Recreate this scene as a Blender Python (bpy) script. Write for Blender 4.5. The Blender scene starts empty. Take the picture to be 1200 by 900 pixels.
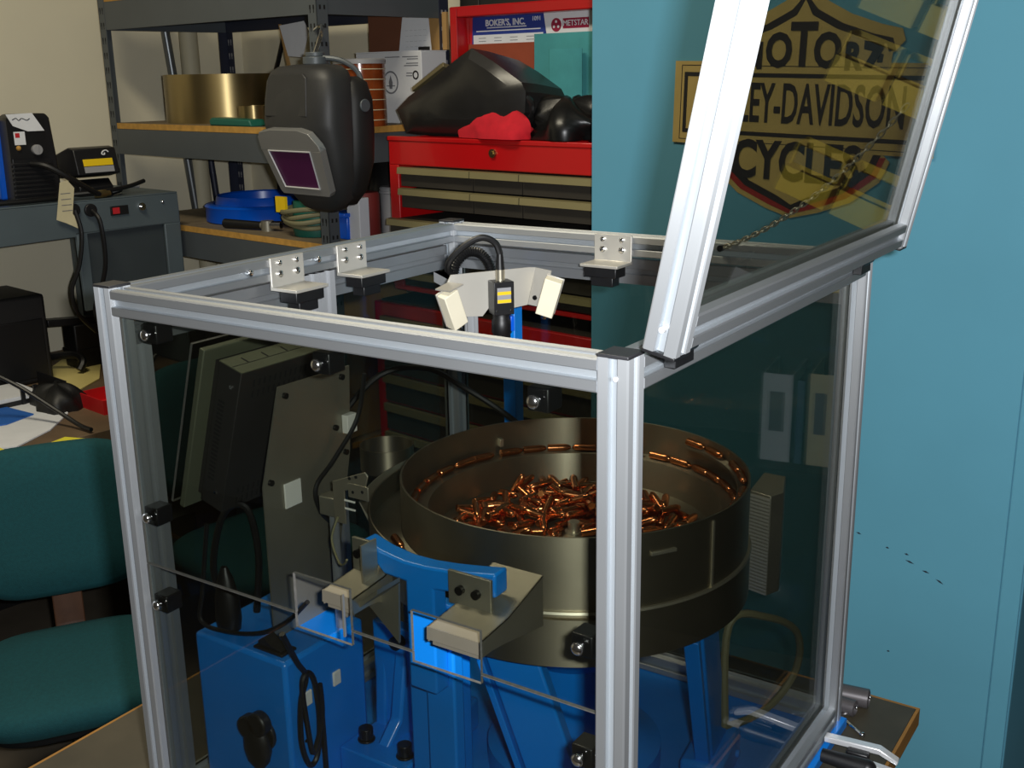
import bpy, bmesh, math, random
from mathutils import Vector, Matrix
random.seed(7)
PI = math.pi
S = bpy.context.scene
C = S.collection
# ------------------------------------------------------------------ camera
cam = bpy.data.objects.new('camera', bpy.data.cameras.new('camera'))
C.objects.link(cam)
cam.data.sensor_width = 36.0
cam.data.sensor_fit = 'HORIZONTAL'
cam.data.lens = 1304.97 / 1200 * 36
cam.data.clip_start = 0.01
CP = Vector((1.4679, -1.0435, 1.2256))
RT = Vector((0.83326377, 0.55264742, -0.01588457))
UP = Vector((-0.13451062, 0.23051086, 0.96372799))
BK = Vector((0.53626336, -0.80090297, 0.2664133))
cam.matrix_world = Matrix(((RT.x, UP.x, BK.x, CP.x), (RT.y, UP.y, BK.y, CP.y), (RT.z, UP.z, BK.z, CP.z), (0, 0, 0, 1)))
S.camera = cam
# ------------------------------------------------------------------ light
wd = bpy.data.worlds.new('room_light'); S.world = wd
wd.use_nodes = True
bg = wd.node_tree.nodes['Background']
bg.inputs[0].default_value = (1.0, 0.93, 0.78, 1)
bg.inputs[1].default_value = 0.035
fl = bpy.data.lights.new('camera_flash', 'AREA')      # the flash built into the camera, right of its lens
fl.shape = 'RECTANGLE'; fl.size = 0.045; fl.size_y = 0.022
fl.energy = 56
fl.color = (0.96, 0.98, 1.0)
flash = bpy.data.objects.new('camera_flash', fl); C.objects.link(flash)
FP = CP + RT * 0.062 + UP * 0.03 - BK * 0.0
flash.matrix_world = Matrix(((RT.x, UP.x, BK.x, FP.x), (RT.y, UP.y, BK.y, FP.y), (RT.z, UP.z, BK.z, FP.z), (0, 0, 0, 1)))
cl_ = bpy.data.lights.new('ceiling_lamp', 'AREA')        # fluorescent fitting on the workshop ceiling
cl_.shape = 'RECTANGLE'; cl_.size = 1.6; cl_.size_y = 0.5; cl_.energy = 62; cl_.color = (1.0, 0.91, 0.70)
ceil_lamp = bpy.data.objects.new('ceiling_lamp', cl_); C.objects.link(ceil_lamp); ceil_lamp.location = (-1.0, 0.3, 3.3)
vs = S.view_settings
vs.view_transform = 'Standard'; vs.look = 'None'; vs.gamma = 1.0; vs.use_curve_mapping = False
vs.exposure = 0.0

# ------------------------------------------------------------------ materials
def lin(c):
    return tuple((x / 255 / 12.92) if x / 255 <= 0.04045 else ((x / 255 + 0.055) / 1.055) ** 2.4 for x in c)
MATS = {}
def mat(name, col, rough=0.5, metal=0.0, var=0.0, scale=12.0, bump=0.0, bscale=80.0, stretch=None, spec=0.5, coat=0.0, col2=None):
    m = bpy.data.materials.new(name); m.use_nodes = True
    nt = m.node_tree; b = nt.nodes['Principled BSDF']
    l = lin(col)
    b.inputs['Base Color'].default_value = (*l, 1)
    b.inputs['Roughness'].default_value = rough
    b.inputs['Metallic'].default_value = metal
    b.inputs['Specular IOR Level'].default_value = spec
    b.inputs['Coat Weight'].default_value = coat
    if var > 0 or bump > 0:
        tc = nt.nodes.new('ShaderNodeTexCoord'); mp = nt.nodes.new('ShaderNodeMapping')
        nt.links.new(tc.outputs['Object'], mp.inputs['Vector'])
        if stretch: mp.inputs['Scale'].default_value = stretch
    if var > 0:
        n = nt.nodes.new('ShaderNodeTexNoise'); n.inputs['Scale'].default_value = scale; n.inputs['Detail'].default_value = 5
        nt.links.new(mp.outputs[0], n.inputs['Vector'])
        r = nt.nodes.new('ShaderNodeValToRGB')
        lo = lin(col2) if col2 else tuple(x * (1 - var) for x in l)
        hi = tuple(min(1, x * (1 + var * (0.0 if col2 else 0.7))) for x in l)
        r.color_ramp.elements[0].position = 0.3; r.color_ramp.elements[1].position = 0.7
        r.color_ramp.elements[0].color = (*lo, 1); r.color_ramp.elements[1].color = (*hi, 1)
        nt.links.new(n.outputs['Fac'], r.inputs[0]); nt.links.new(r.outputs[0], b.inputs['Base Color'])
    if bump > 0:
        n2 = nt.nodes.new('ShaderNodeTexNoise'); n2.inputs['Scale'].default_value = bscale; n2.inputs['Detail'].default_value = 3
        nt.links.new(mp.outputs[0], n2.inputs['Vector'])
        bp = nt.nodes.new('ShaderNodeBump'); bp.inputs['Strength'].default_value = bump; bp.inputs['Distance'].default_value = 0.002
        nt.links.new(n2.outputs['Fac'], bp.inputs['Height']); nt.links.new(bp.outputs[0], b.inputs['Normal'])
    MATS[name] = m
    return m
def acrylic(name, tint):
    m = bpy.data.materials.new(name); m.use_nodes = True
    nt = m.node_tree; nt.nodes.clear()
    o = nt.nodes.new('ShaderNodeOutputMaterial'); mx = nt.nodes.new('ShaderNodeMixShader')
    t = nt.nodes.new('ShaderNodeBsdfTransparent'); g = nt.nodes.new('ShaderNodeBsdfGlossy')
    t.inputs[0].default_value = (*tint, 1); g.inputs['Roughness'].default_value = 0.015
    lw = nt.nodes.new('ShaderNodeLayerWeight'); lw.inputs[0].default_value = 0.5
    p = nt.nodes.new('ShaderNodeMath'); p.operation = 'POWER'; p.inputs[1].default_value = 5
    a = nt.nodes.new('ShaderNodeMath'); a.operation = 'MULTIPLY_ADD'; a.inputs[1].default_value = 0.9; a.inputs[2].default_value = 0.035
    nt.links.new(lw.outputs['Facing'], p.inputs[0]); nt.links.new(p.outputs[0], a.inputs[0]); nt.links.new(a.outputs[0], mx.inputs[0])
    nt.links.new(t.outputs[0], mx.inputs[1]); nt.links.new(g.outputs[0], mx.inputs[2]); nt.links.new(mx.outputs[0], o.inputs[0])
    MATS[name] = m
    return m
def brushed(name, col, rough, metal, an, tangent, var=0.05, scale=6):   # grain of drawn or turned metal along the given direction
    m = mat(name, col, rough, metal, var, scale); nt = m.node_tree; b = nt.nodes['Principled BSDF']
    b.inputs['Anisotropic'].default_value = an; b.inputs['Anisotropic Rotation'].default_value = 0.25
    if tangent is None:
        t = nt.nodes.new('ShaderNodeTangent'); t.direction_type = 'RADIAL'; t.axis = 'Z'
    else:
        t = nt.nodes.new('ShaderNodeCombineXYZ')
        for i in range(3): t.inputs[i].default_value = tangent[i]
    nt.links.new(t.outputs[0], b.inputs['Tangent'])
    return m
for nm_, tv in (('alu_x', (1, 0, 0)), ('alu_y', (0, 1, 0)), ('alu', (0, 0, 1)), ('alu_lid', (0.2, 0, 0.98))): brushed(nm_, (186, 189, 192), 0.58, 0.78, 0.82, tv)
mat('alu_cut', (225, 226, 228), 0.3, 0.4)
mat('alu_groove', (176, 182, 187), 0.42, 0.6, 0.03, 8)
mat('black_plastic', (22, 22, 24), 0.42, 0, 0.15, 30, 0.08, 300)
mat('grey_cap', (40, 40, 43), 0.5, 0, 0.1, 40)
mat('rubber', (16, 16, 17), 0.45)
mat('chrome', (225, 225, 225), 0.16, 1.0)
mat('bolt_black', (20, 20, 21), 0.35, 0.3)
brushed('steel', (150, 141, 122), 0.46, 0.92, 0.78, None, 0.14, 9)
mat('steel_bright', (190, 182, 162), 0.36, 0.8, 0.06, 10)
mat('steel_plate', (150, 146, 132), 0.42, 0.7, 0.10, 9, 0.03, 200)
mat('steel_light', (200, 196, 186), 0.4, 0.45, 0.06, 8)
brushed('brass_steel', (160, 142, 100), 0.36, 0.95, 0.7, None, 0.1, 4)
mat('copper', (224, 144, 92), 0.24, 1.0, 0.16, 60)
mat('blue_paint', (10, 126, 222), 0.34, 0, 0.06, 9, 0.05, 130, None, 0.55, 0.15)
mat('blue_plastic', (0, 84, 200), 0.3, 0, 0.04, 8)
mat('white_diffuser', (238, 230, 205), 0.55, 0, 0.03, 20)
mat('pc_case', (96, 99, 80), 0.5, 0.25, 0.06, 10)
mat('pc_dark', (50, 48, 46), 0.5, 0.3, 0.08, 10)
mat('vent_dark', (10, 10, 10), 0.8)
mat('yellow_label', (238, 200, 20), 0.5)
mat('label_grey', (150, 150, 152), 0.5)
mat('white_plastic', (222, 220, 212), 0.5)
mat('paper', (224, 226, 230), 0.8, 0, 0.04, 20)
mat('paper_tan', (206, 196, 160), 0.8, 0, 0.08, 20)
mat('paper_yellow', (222, 205, 130), 0.8, 0, 0.05, 10)
mat('note_yellow', (232, 220, 60), 0.75)
mat('paper_blue', (40, 100, 185), 0.6)
mat('ink', (24, 22, 24), 0.7)
mat('ink_grey', (110, 112, 118), 0.8)
mat('red_label', (190, 30, 40), 0.6)
mat('crimson', (150, 24, 60), 0.6)
mat('navy_print', (36, 58, 140), 0.55)
mat('white_print', (226, 226, 228), 0.6)
mat('sign_cream', (186, 162, 98), 0.45, 0, 0.08, 14)
mat('sign_red', (150, 40, 36), 0.5)
mat('red_paint', (188, 16, 20), 0.32, 0, 0.06, 6, 0, 80, None, 0.5, 0.2)
mat('red_cloth', (205, 24, 40), 0.9, 0, 0.15, 30, 0.5, 60)
mat('lid_lining', (148, 68, 42), 0.75, 0, 0.18, 9)
mat('teal_cloth', (70, 150, 152), 0.9, 0, 0.16, 9, 0.4, 40)
mat('tan_strip', (150, 140, 100), 0.4, 0.3, 0.06, 8)
mat('drawer_dark', (52, 48, 42), 0.6, 0.1, 0.1, 8)
mat('cabinet_blue', (94, 158, 182), 0.42, 0, 0.05, 3, 0.06, 60, None, 0.4)
mat('scuff', (30, 44, 58), 0.7)
mat('wall_paint', (226, 218, 192), 0.85, 0, 0.04, 2.5, 0.12, 90)
mat('floor_vinyl', (92, 84, 72), 0.6, 0, 0.2, 5)
mat('bench_top', (66, 60, 47), 0.55, 0, 0.22, 10, 0.1, 40)
mat('bench_edge', (150, 106, 46), 0.6, 0, 0.16, 20, 0, 80, (1, 1, 6))
mat('board_wood', (196, 148, 70), 0.7, 0, 0.2, 40, 0.2, 80)
mat('board_top', (120, 106, 84), 0.75, 0, 0.2, 16)
mat('shelf_grey', (84, 90, 94), 0.45, 0.15, 0.05, 8)
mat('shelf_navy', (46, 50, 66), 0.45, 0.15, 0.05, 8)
mat('cart_grey', (88, 100, 106), 0.42, 0.15, 0.06, 9)
mat('cart_panel', (58, 66, 70), 0.5, 0.1, 0.06, 9)
mat('rack_black', (26, 26, 25), 0.6)
mat('dark_locker', (46, 46, 42), 0.55, 0.1, 0.08, 6)
mat('helmet', (46, 46, 46), 0.5, 0, 0.06, 30, 0.1, 300)
mat('helmet_dark', (26, 25, 25), 0.55, 0, 0.06, 30)
mat('helmet_silver', (150, 150, 148), 0.34, 0.5)
mat('lens_purple', (74, 20, 66), 0.35, 0, 0, 12, 0, 80, None, 0.25)
mat('old_mask', (38, 37, 36), 0.3, 0, 0.25, 9, 0.25, 26, None, 0.55)
mat('mask_edge', (120, 110, 80), 0.45, 0.4)
mat('black_bag', (20, 20, 20), 0.32, 0, 0.2, 12, 0.6, 20)
mat('teal_fabric', (12, 74, 80), 0.9, 0, 0.12, 120, 0.5, 380)
mat('chair_black', (18, 18, 18), 0.5)
mat('chair_wood', (96, 62, 40), 0.6, 0, 0.2, 20)
mat('desk_top', (108, 88, 66), 0.65, 0, 0.22, 8)
mat('cardboard', (176, 138, 84), 0.85, 0, 0.08, 10)
mat('cardboard_brown', (110, 66, 44), 0.85, 0, 0.1, 10)
mat('box_white', (214, 216, 220), 0.7, 0, 0.03, 8)
mat('amber_brown', (132, 62, 26), 0.18, 0, 0.35, 22, 0, 80, None, 0.6)
mat('pipe_cream', (196, 188, 160), 0.6)
mat('pipe_steel', (120, 124, 126), 0.35, 0.7)
mat('green_plastic', (24, 96, 80), 0.5)
mat('khaki_cable', (120, 116, 86), 0.6)
mat('dark_red', (120, 40, 36), 0.6)
mat('bin_yellow', (245, 214, 16), 0.45)
mat('bin_inside', (40, 72, 78), 0.6)
mat('binder_white', (210, 214, 220), 0.5)
mat('binder_blue', (60, 90, 120), 0.5)
mat('fire_red', (210, 30, 36), 0.5)
mat('socket_grey', (92, 88, 90), 0.4, 0.4)
acrylic('smoked_acrylic', (0.70, 0.715, 0.69))
mat('acrylic_edge', (96, 94, 90), 0.45, 0, 0.25, 200)

# ------------------------------------------------------------------ mesh helpers
class MB:
    def __init__(s): s.v = []; s.f = []
    def add(s, vs_, fs):
        o = len(s.v); s.v += [tuple(v) for v in vs_]; s.f += [tuple(i + o for i in f) for f in fs]; return s
    def box(s, x0, x1, y0, y1, z0, z1):
        return s.add([(x, y, z) for x in (x0, x1) for y in (y0, y1) for z in (z0, z1)],
                     [(0, 1, 3, 2), (4, 6, 7, 5), (0, 4, 5, 1), (2, 3, 7, 6), (0, 2, 6, 4), (1, 5, 7, 3)])
    def obox(s, c, sz, rot=None):
        h = [q / 2 for q in sz]; M = rot or Matrix.Identity(3)
        return s.add([Vector(c) + M @ Vector((x, y, z)) for x in (-h[0], h[0]) for y in (-h[1], h[1]) for z in (-h[2], h[2])],
                     [(0, 1, 3, 2), (4, 6, 7, 5), (0, 4, 5, 1), (2, 3, 7, 6), (0, 2, 6, 4), (1, 5, 7, 3)])
    def prism(s, poly, ax, lo, hi):
        n = len(poly)
        def p(a, b, t): return (a, b, t) if ax == 'z' else ((t, a, b) if ax == 'x' else (a, t, b))
        vv = [p(a, b, lo) for a, b in poly] + [p(a, b, hi) for a, b in poly]
        return s.add(vv, [tuple(range(n)), tuple(range(2 * n - 1, n - 1, -1))] + [(i, (i + 1) % n, n + (i + 1) % n, n + i) for i in range(n)])
    def cyl(s, p0, p1, r, n=14, r2=None):
        p0 = Vector(p0); p1 = Vector(p1); r2 = r if r2 is None else r2
        d = (p1 - p0).normalized(); u = d.orthogonal().normalized(); w = d.cross(u)
        A = [p0 + (u * math.cos(2 * PI * i / n) + w * math.sin(2 * PI * i / n)) * r for i in range(n)]
        B = [p1 + (u * math.cos(2 * PI * i / n) + w * math.sin(2 * PI * i / n)) * r2 for i in range(n)]
        return s.add(A + B, [tuple(range(n - 1, -1, -1)), tuple(range(n, 2 * n))] + [(i, (i + 1) % n, n + (i + 1) % n, n + i) for i in range(n)])
    def tube(s, pts, r, n=8, closed=False):
        P = [Vector(p) for p in pts]; N = len(P); rings = []
        t0 = (P[1] - P[0]).normalized(); u = t0.orthogonal().normalized()
        for i in range(N):
            if closed: t = (P[(i + 1) % N] - P[i - 1]).normalized()
            else: t = (P[min(i + 1, N - 1)] - P[max(i - 1, 0)]).normalized()
            u = (u - t * u.dot(t)).normalized(); w = t.cross(u)
            rr = r[i] if isinstance(r, (list, tuple)) else r
            rings.append([P[i] + (u * math.cos(2 * PI * k / n) + w * math.sin(2 * PI * k / n)) * rr for k in range(n)])
        vv = [q for g in rings for q in g]; ff = []
        for i in range(N if closed else N - 1):
            j = (i + 1) % N
            for k in range(n): ff.append((i * n + k, i * n + (k + 1) % n, j * n + (k + 1) % n, j * n + k))
        if not closed: ff += [tuple(range(n - 1, -1, -1)), tuple(range((N - 1) * n, N * n))]
        return s.add(vv, ff)
    def lathe(s, prof, n=48, c=(0, 0, 0), a0=0.0, a1=2 * PI, close_prof=False):
        full = abs(a1 - a0 - 2 * PI) < 1e-6; m = len(prof); k = n if full else n + 1
        vv = []
        for i in range(k):
            a = a0 + (a1 - a0) * i / n
            vv += [(c[0] + r * math.cos(a), c[1] + r * math.sin(a), c[2] + z) for r, z in prof]
        ff = []
        for i in range(n):
            j = (i + 1) % k
            for q in range(m if close_prof else m - 1):
                q2 = (q + 1) % m
                ff.append((i * m + q, j * m + q, j * m + q2, i * m + q2))
        if not full and close_prof: ff += [tuple(range(m)), tuple(range((k - 1) * m, k * m))]
        return s.add(vv, ff)
    def loft(s, rings, cap=True):
        n = len(rings[0]); vv = [p for r in rings for p in r]; ff = []
        for i in range(len(rings) - 1):
            for k in range(n): ff.append((i * n + k, i * n + (k + 1) % n, (i + 1) * n + (k + 1) % n, (i + 1) * n + k))
        if cap: ff += [tuple(range(n - 1, -1, -1)), tuple(range((len(rings) - 1) * n, len(rings) * n))]
        return s.add(vv, ff)
    def ball(s, c, r, n=12, m=8, sq=(1, 1, 1)):
        vv = []; ff = []
        for i in range(m + 1):
            t = PI * i / m
            for k in range(n):
                a = 2 * PI * k / n
                vv.append((c[0] + r * sq[0] * math.sin(t) * math.cos(a), c[1] + r * sq[1] * math.sin(t) * math.sin(a), c[2] + r * sq[2] * math.cos(t)))
        for i in range(m):
            for k in range(n): ff.append((i * n + k, i * n + (k + 1) % n, (i + 1) * n + (k + 1) % n, (i + 1) * n + k))
        return s.add(vv, ff)
    def xf(s, M):
        s.v = [tuple(M @ Vector(v)) for v in s.v]; return s
def mesh(mb, mats, smooth=35, edge=None):
    me = bpy.data.meshes.new('shape')
    me.from_pydata(mb.v, [], mb.f)
    bm = bmesh.new(); bm.from_mesh(me)
    bmesh.ops.remove_doubles(bm, verts=bm.verts, dist=1e-6)
    bmesh.ops.recalc_face_normals(bm, faces=bm.faces)
    bm.to_mesh(me); bm.free()
    for m in (mats if isinstance(mats, (list, tuple)) else [mats]): me.materials.append(MATS[m])
    if edge:
        for p in me.polygons: p.material_index = edge(p)
    if smooth:
        for p in me.polygons: p.use_smooth = True
        me.set_sharp_from_angle(angle=math.radians(smooth))
    return me
def ob(name, mb, mats, par=None, smooth=35, bev=0.0, edge=None, loc=None, rot=None):
    o = bpy.data.objects.new(name, mb if isinstance(mb, bpy.types.Mesh) else mesh(mb, mats, smooth, edge))
    C.objects.link(o)
    if par: o.parent = par
    if loc:
        o.location = loc
        if isinstance(loc, RoomPoint): o.scale = (K, K, K)
    if rot: o.rotation_euler = rot
    if bev:
        b = o.modifiers.new('bevel', 'BEVEL'); b.width = bev; b.segments = 2; b.limit_method = 'ANGLE'; b.angle_limit = 0.6
    return o
def tag(o, label, cat, group=None):
    o['label'] = label; o['category'] = cat
    if group: o['group'] = group
    return o
def thing(name, label, cat, loc=(0, 0, 0), rz=0.0, group=None, rot=None):
    o = bpy.data.objects.new(name, None); C.objects.link(o)
    o.location = loc; o.rotation_euler = rot or (0, 0, rz); o.empty_display_size = 0.05
    if isinstance(loc, RoomPoint): o.scale = (K, K, K)
    return tag(o, label, cat, group)
def struct(o): o['kind'] = 'structure'; return o
def smooth_path(pts, n=6):
    P = [Vector(p) for p in pts]; out = []
    for i in range(len(P) - 1):
        p0 = P[max(i - 1, 0)]; p1 = P[i]; p2 = P[i + 1]; p3 = P[min(i + 2, len(P) - 1)]
        for k in range(n):
            t = k / n
            out.append(0.5 * ((2 * p1) + (p2 - p0) * t + (2 * p0 - 5 * p1 + 4 * p2 - p3) * t * t + (3 * p1 - p0 - 3 * p2 + p3) * t ** 3))
    out.append(P[-1]); return out
def text(name, s, size, m, par, loc, rot, ext=0.0006, xs=1.0, align='CENTER', bold=0.0):
    cu = bpy.data.curves.new(name, 'FONT'); cu.body = s; cu.size = size; cu.extrude = ext; cu.align_x = align; cu.align_y = 'CENTER'; cu.offset = bold
    cu.resolution_u = 3
    t = bpy.data.objects.new(name + '_curve', cu); C.objects.link(t)
    bpy.context.view_layer.update()
    me = bpy.data.meshes.new_from_object(t.evaluated_get(bpy.context.evaluated_depsgraph_get()))
    bpy.data.objects.remove(t); bpy.data.curves.remove(cu)
    me.materials.clear(); me.materials.append(MATS[m])
    o = bpy.data.objects.new(name, me); C.objects.link(o); o.parent = par; o.location = loc; o.rotation_euler = rot; o.scale = (xs, 1, 1)
    return o
TH = math.radians(-8.7)
K = 1.25                       # room units in metres
class RoomPoint(tuple): pass
def rm(a, b, z):               # room axes (a along the shelf wall, b towards it, in room units) to world
    a, b, z = K * a - 0.402, K * b + 0.2025, K * z - 0.3064
    return RoomPoint((a * math.cos(TH) - b * math.sin(TH), a * math.sin(TH) + b * math.cos(TH), z))
def rthing(name, label, cat, a, b, z, group=None, rz=0.0): return thing(name, label, cat, rm(a, b, z), TH + rz, group)
FACE = (PI / 2, 0, 0)          # text turned to face -y
FACEX = (PI / 2, 0, PI / 2)    # text turned to face +x
FZ = -0.70                     # floor level in room units
FW = rm(0, 0, FZ)[2]           # floor level in the world
# ------------------------------------------------------------------ the room
o = ob('floor', MB().box(-4.5, 5.0, -3.2, 5.6, FW - 0.05, FW), 'floor_vinyl', smooth=0); struct(o)
o = ob('wall_left', MB().box(-0.1, 0, -3.0, 2.0, FZ, 2.3), 'wall_paint', smooth=0, loc=rm(-2.45, 0, 0), rot=(0, 0, TH)); struct(o)
o = ob('wall_back', MB().box(-2.55, 0.6, 0, 0.1, FZ, 2.3), 'wall_paint', smooth=0, loc=rm(0, 2.0, 0), rot=(0, 0, TH)); struct(o)
o = ob('baseboard_left', MB().box(0, 0.012, -3.0, 2.0, FZ, FZ + 0.09), 'chair_black', smooth=0, loc=rm(-2.45, 0, 0), rot=(0, 0, TH), bev=0.002); struct(o)

# ------------------------------------------------------------------ aluminium profile
W, D, H, E = 0.9217, 0.9141, 0.9298, 0.04
def prof(x0, y0, s=E, m=0.0066, n=0.0048, d=0.0085, c=0.0021):
    h = s / 2; side = [(-h + c, -h), (-m, -h), (-m * 0.86, -h + 0.002), (-n, -h + d), (n, -h + d), (m * 0.86, -h + 0.002), (m, -h), (h - c, -h)]
    out = []
    for k in range(4):
        ca, sa = math.cos(k * PI / 2), math.sin(k * PI / 2)
        out += [(x0 + h + ca * x - sa * y, y0 + h + sa * x + ca * y) for x, y in side]
    return out
def slim(x0, x1, y0, y1, open_side, m=0.0062, d=0.006):    # 20 x 40 profile with one slot
    cx, cy = (x0 + x1) / 2, (y0 + y1) / 2
    if open_side == 'hi_x': return [(x0, y0), (x1, y0), (x1, cy - m), (x1 - d, cy - m + .002), (x1 - d, cy + m - .002), (x1, cy + m), (x1, y1), (x0, y1)]
    return [(x0, y0), (cx - m, y0), (cx - m + .002, y0 + d), (cx + m - .002, y0 + d), (cx + m, y0), (x1, y0), (x1, y1), (x0, y1)]

enc = thing('machine_enclosure', 'silver aluminium profile guard enclosure with smoked panels standing on the workbench', 'enclosure', (0, 0, 0))
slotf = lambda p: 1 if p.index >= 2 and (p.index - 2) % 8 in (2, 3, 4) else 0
corners = [(0, 0), (W - E, 0), (0, D - E), (W - E, D - E)]
for cx, cy in corners:
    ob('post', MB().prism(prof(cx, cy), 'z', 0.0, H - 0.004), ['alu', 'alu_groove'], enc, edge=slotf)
    ob('end_cap', MB().box(cx, cx + E, cy, cy + E, H - 0.0045, H), 'grey_cap', enc, bev=0.0012)
zt = H - 0.0465
for z in (zt, 0.0):
    nm = 'top_rail' if z else 'bottom_rail'
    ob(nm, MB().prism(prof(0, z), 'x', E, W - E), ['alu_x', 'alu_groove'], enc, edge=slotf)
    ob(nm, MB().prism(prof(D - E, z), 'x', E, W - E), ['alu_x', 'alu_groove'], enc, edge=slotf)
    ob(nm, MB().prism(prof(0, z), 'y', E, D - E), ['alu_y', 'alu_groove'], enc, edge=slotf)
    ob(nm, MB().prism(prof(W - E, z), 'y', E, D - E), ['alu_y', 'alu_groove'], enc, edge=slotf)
# slim door rails below the top rails on the left and back sides
for ya, yb in ((E, 0.436), (0.518, D - E)): ob('door_rail', MB().prism(slim(0, 0.02, 0.826, 0.876, 'hi_x'), 'y', ya, yb), 'alu_y', enc)
ob('door_rail', MB().prism([(D - q, z) for q, z in slim(0, 0.02, 0.826, 0.876, 'hi_x')], 'x', E, W - E), 'alu_x', enc)
ob('door_stile', MB().prism(slim(0, 0.02, 0.478, 0.518, 'hi_x'), 'z', E, 0.876), 'alu', enc)
ob('door_stile', MB().prism(slim(0, 0.02, 0.042, 0.082, 'hi_x'), 'z', E, 0.826), 'alu', enc)
ob('door_stile', MB().prism(slim(0, 0.02, 0.436, 0.476, 'hi_x'), 'z', E, 0.876), 'alu', enc)
# acrylic panes (front split in two with windows cut for the chutes)
SE = 0.472
edgef = lambda ax: (lambda p: 0 if abs(p.normal[ax]) > 0.5 else 1)
xa, xb = E, W - E
pane_up = [(xa, zt), (xa, SE), (0.372, SE), (0.372, 0.536), (0.480, 0.536), (0.480, SE), (0.590, SE), (0.590, 0.534), (0.704, 0.534), (0.704, SE), (xb, SE), (xb, zt)]
pane_lo = [(xa, E), (xb, E), (xb, SE - .0015), (0.704, SE - .0015), (0.704, 0.458), (0.590, 0.457), (0.590, SE - .0015), (0.480, SE - .0015), (0.480, 0.449), (0.371, 0.449), (0.371, SE - .0015), (xa, SE - .0015)]
ob('pane', MB().prism(pane_up, 'y', 0.0125, 0.0175), ['smoked_acrylic', 'acrylic_edge'], enc, 0, edge=edgef(1))
ob('pane', MB().prism(pane_lo, 'y', 0.0125, 0.0175), ['smoked_acrylic', 'acrylic_edge'], enc, 0, edge=edgef(1))
ob('pane', MB().box(W - 0.0275, W - 0.0225, E, D - E, E, zt), ['smoked_acrylic', 'acrylic_edge'], enc, 0, edge=edgef(0))
ob('pane', MB().box(0.007, 0.012, 0.08, 0.44, E, 0.826), ['smoked_acrylic', 'acrylic_edge'], enc, 0, edge=edgef(0))
ob('pane', MB().box(0.007, 0.012, 0.52, D - E, E, 0.826), ['smoked_acrylic', 'acrylic_edge'], enc, 0, edge=edgef(0))
ob('pane', MB().box(E, W - E, D - 0.013, D - 0.008, E, 0.826), ['smoked_acrylic', 'acrylic_edge'], enc, 0, edge=edgef(1))
# black panel clamps with bright screws
def clamp(x, z, d=0.015):
    c = ob('panel_clamp', MB().box(x - d, x + d, 0.018, 0.05, z - d, z + d), 'black_plastic', enc, bev=0.002)
    ob('screw', MB().cyl((x - .002, 0.0125, z - .001), (x - .002, 0.0095, z - .001), 0.0088, 16).ball((x - .002, 0.0095, z - .001), 0.0082, 14, 8, (1, .5, 1)), 'chrome', c)
    return c
for x, z in ((0.056, 0.554), (0.057, 0.401), (0.1, 0.859), (0.449, 0.858), (0.793, 0.858), (0.853, 0.554), (0.853, 0.399)): clamp(x, z)
# latch brackets on the top rails
def latch(mir, base):
    b = MB().prism([(0.0, 0.868), (0.062, 0.868), (0.062, 0.8735), (0.0055, 0.8735), (0.0045, 0.876), (0.0045, 0.925), (0.0, 0.925)], 'y', 0.0, 0.082)
    blk = MB().box(0.016, 0.056, 0.006, 0.076, 0.848, 0.8675).box(0.022, 0.050, 0.018, 0.066, 0.830, 0.848)
    M = Matrix.Translation(base) @ mir
    br = ob('latch_bracket', b.xf(M), 'steel_light', enc, bev=0.0008)
    ob('magnet_block', blk.xf(M), 'black_plastic', br, bev=0.0015)
    for yy in (0.02, 0.062):
        for zz in (0.9155, 0.896):
            rr = 0.0062 if zz < .91 else 0.0048
            ob('bolt', MB().cyl((0.0045, yy, zz), (0.0085, yy, zz), rr, 14).ball((0.0085, yy, zz), rr * .9, 10, 6, (.5, 1, 1)).xf(M), 'chrome', br)
I4 = Matrix.Identity(4)
latch(I4, (E, 0.330, 0.0)); latch(I4, (E, 0.502, 0.0))
RB = Matrix(((0, 1, 0, 0), (-1, 0, 0, 0), (0, 0, 1, 0), (0, 0, 0, 1)))
latch(RB, (0.388, D - E, 0.0))
for yy in (0.285, 0.455): ob('bolt', MB().cyl((E - .006, yy, 0.9065), (E + .003, yy, 0.9065), 0.006, 12).ball((E + .003, yy, .9065), .0055, 10, 6, (.5, 1, 1)), 'chrome', enc)
ob('screw', MB().cyl((W - E + 0.0245, -0.001, H - 0.027), (W - E + .0245, 0.006, H - 0.027), 0.003, 12), 'alu_cut', enc)
for yy in (0.09, 0.80): ob('hinge', MB().box(W - .001, W + .014, yy, yy + .05, H - .032, H - .006).cyl((W + .012, yy - .004, H - .012), (W + .012, yy + .054, H - .012), .007, 10), 'black_plastic', enc, bev=.001)

# ------------------------------------------------------------------ lid, hinged on the right top rail and leaning open
lid = thing('hinged_lid', 'raised aluminium framed lid with a smoked pane leaning open above the enclosure', 'lid', (0.9365, 0, 0.9385), rot=(0, math.radians(11.6), 0))
LL = 0.90
for y0 in (0.0, D - E):
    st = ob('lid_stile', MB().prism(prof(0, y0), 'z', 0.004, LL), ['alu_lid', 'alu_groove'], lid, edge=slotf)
    ob('end_cap', MB().box(0, E, y0, y0 + E, 0, 0.0045), 'black_plastic', st, bev=0.001)
    ob('end_cap', MB().box(0, E, y0, y0 + E, LL, LL + .0045), 'black_plastic', st, bev=0.001)
    if y0 == 0: ob('screw', MB().cyl((0.0185, -0.0005, 0.03), (0.0185, 0.007, 0.03), 0.0035, 12), 'alu_cut', st)
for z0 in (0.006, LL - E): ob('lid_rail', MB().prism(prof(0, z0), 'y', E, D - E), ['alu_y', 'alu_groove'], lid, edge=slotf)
ob('pane', MB().box(0.018, 0.0225, E - .006, D - E + .006, 0.04, LL - E), ['smoked_acrylic', 'acrylic_edge'], lid, 0, edge=edgef(0))
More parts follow.
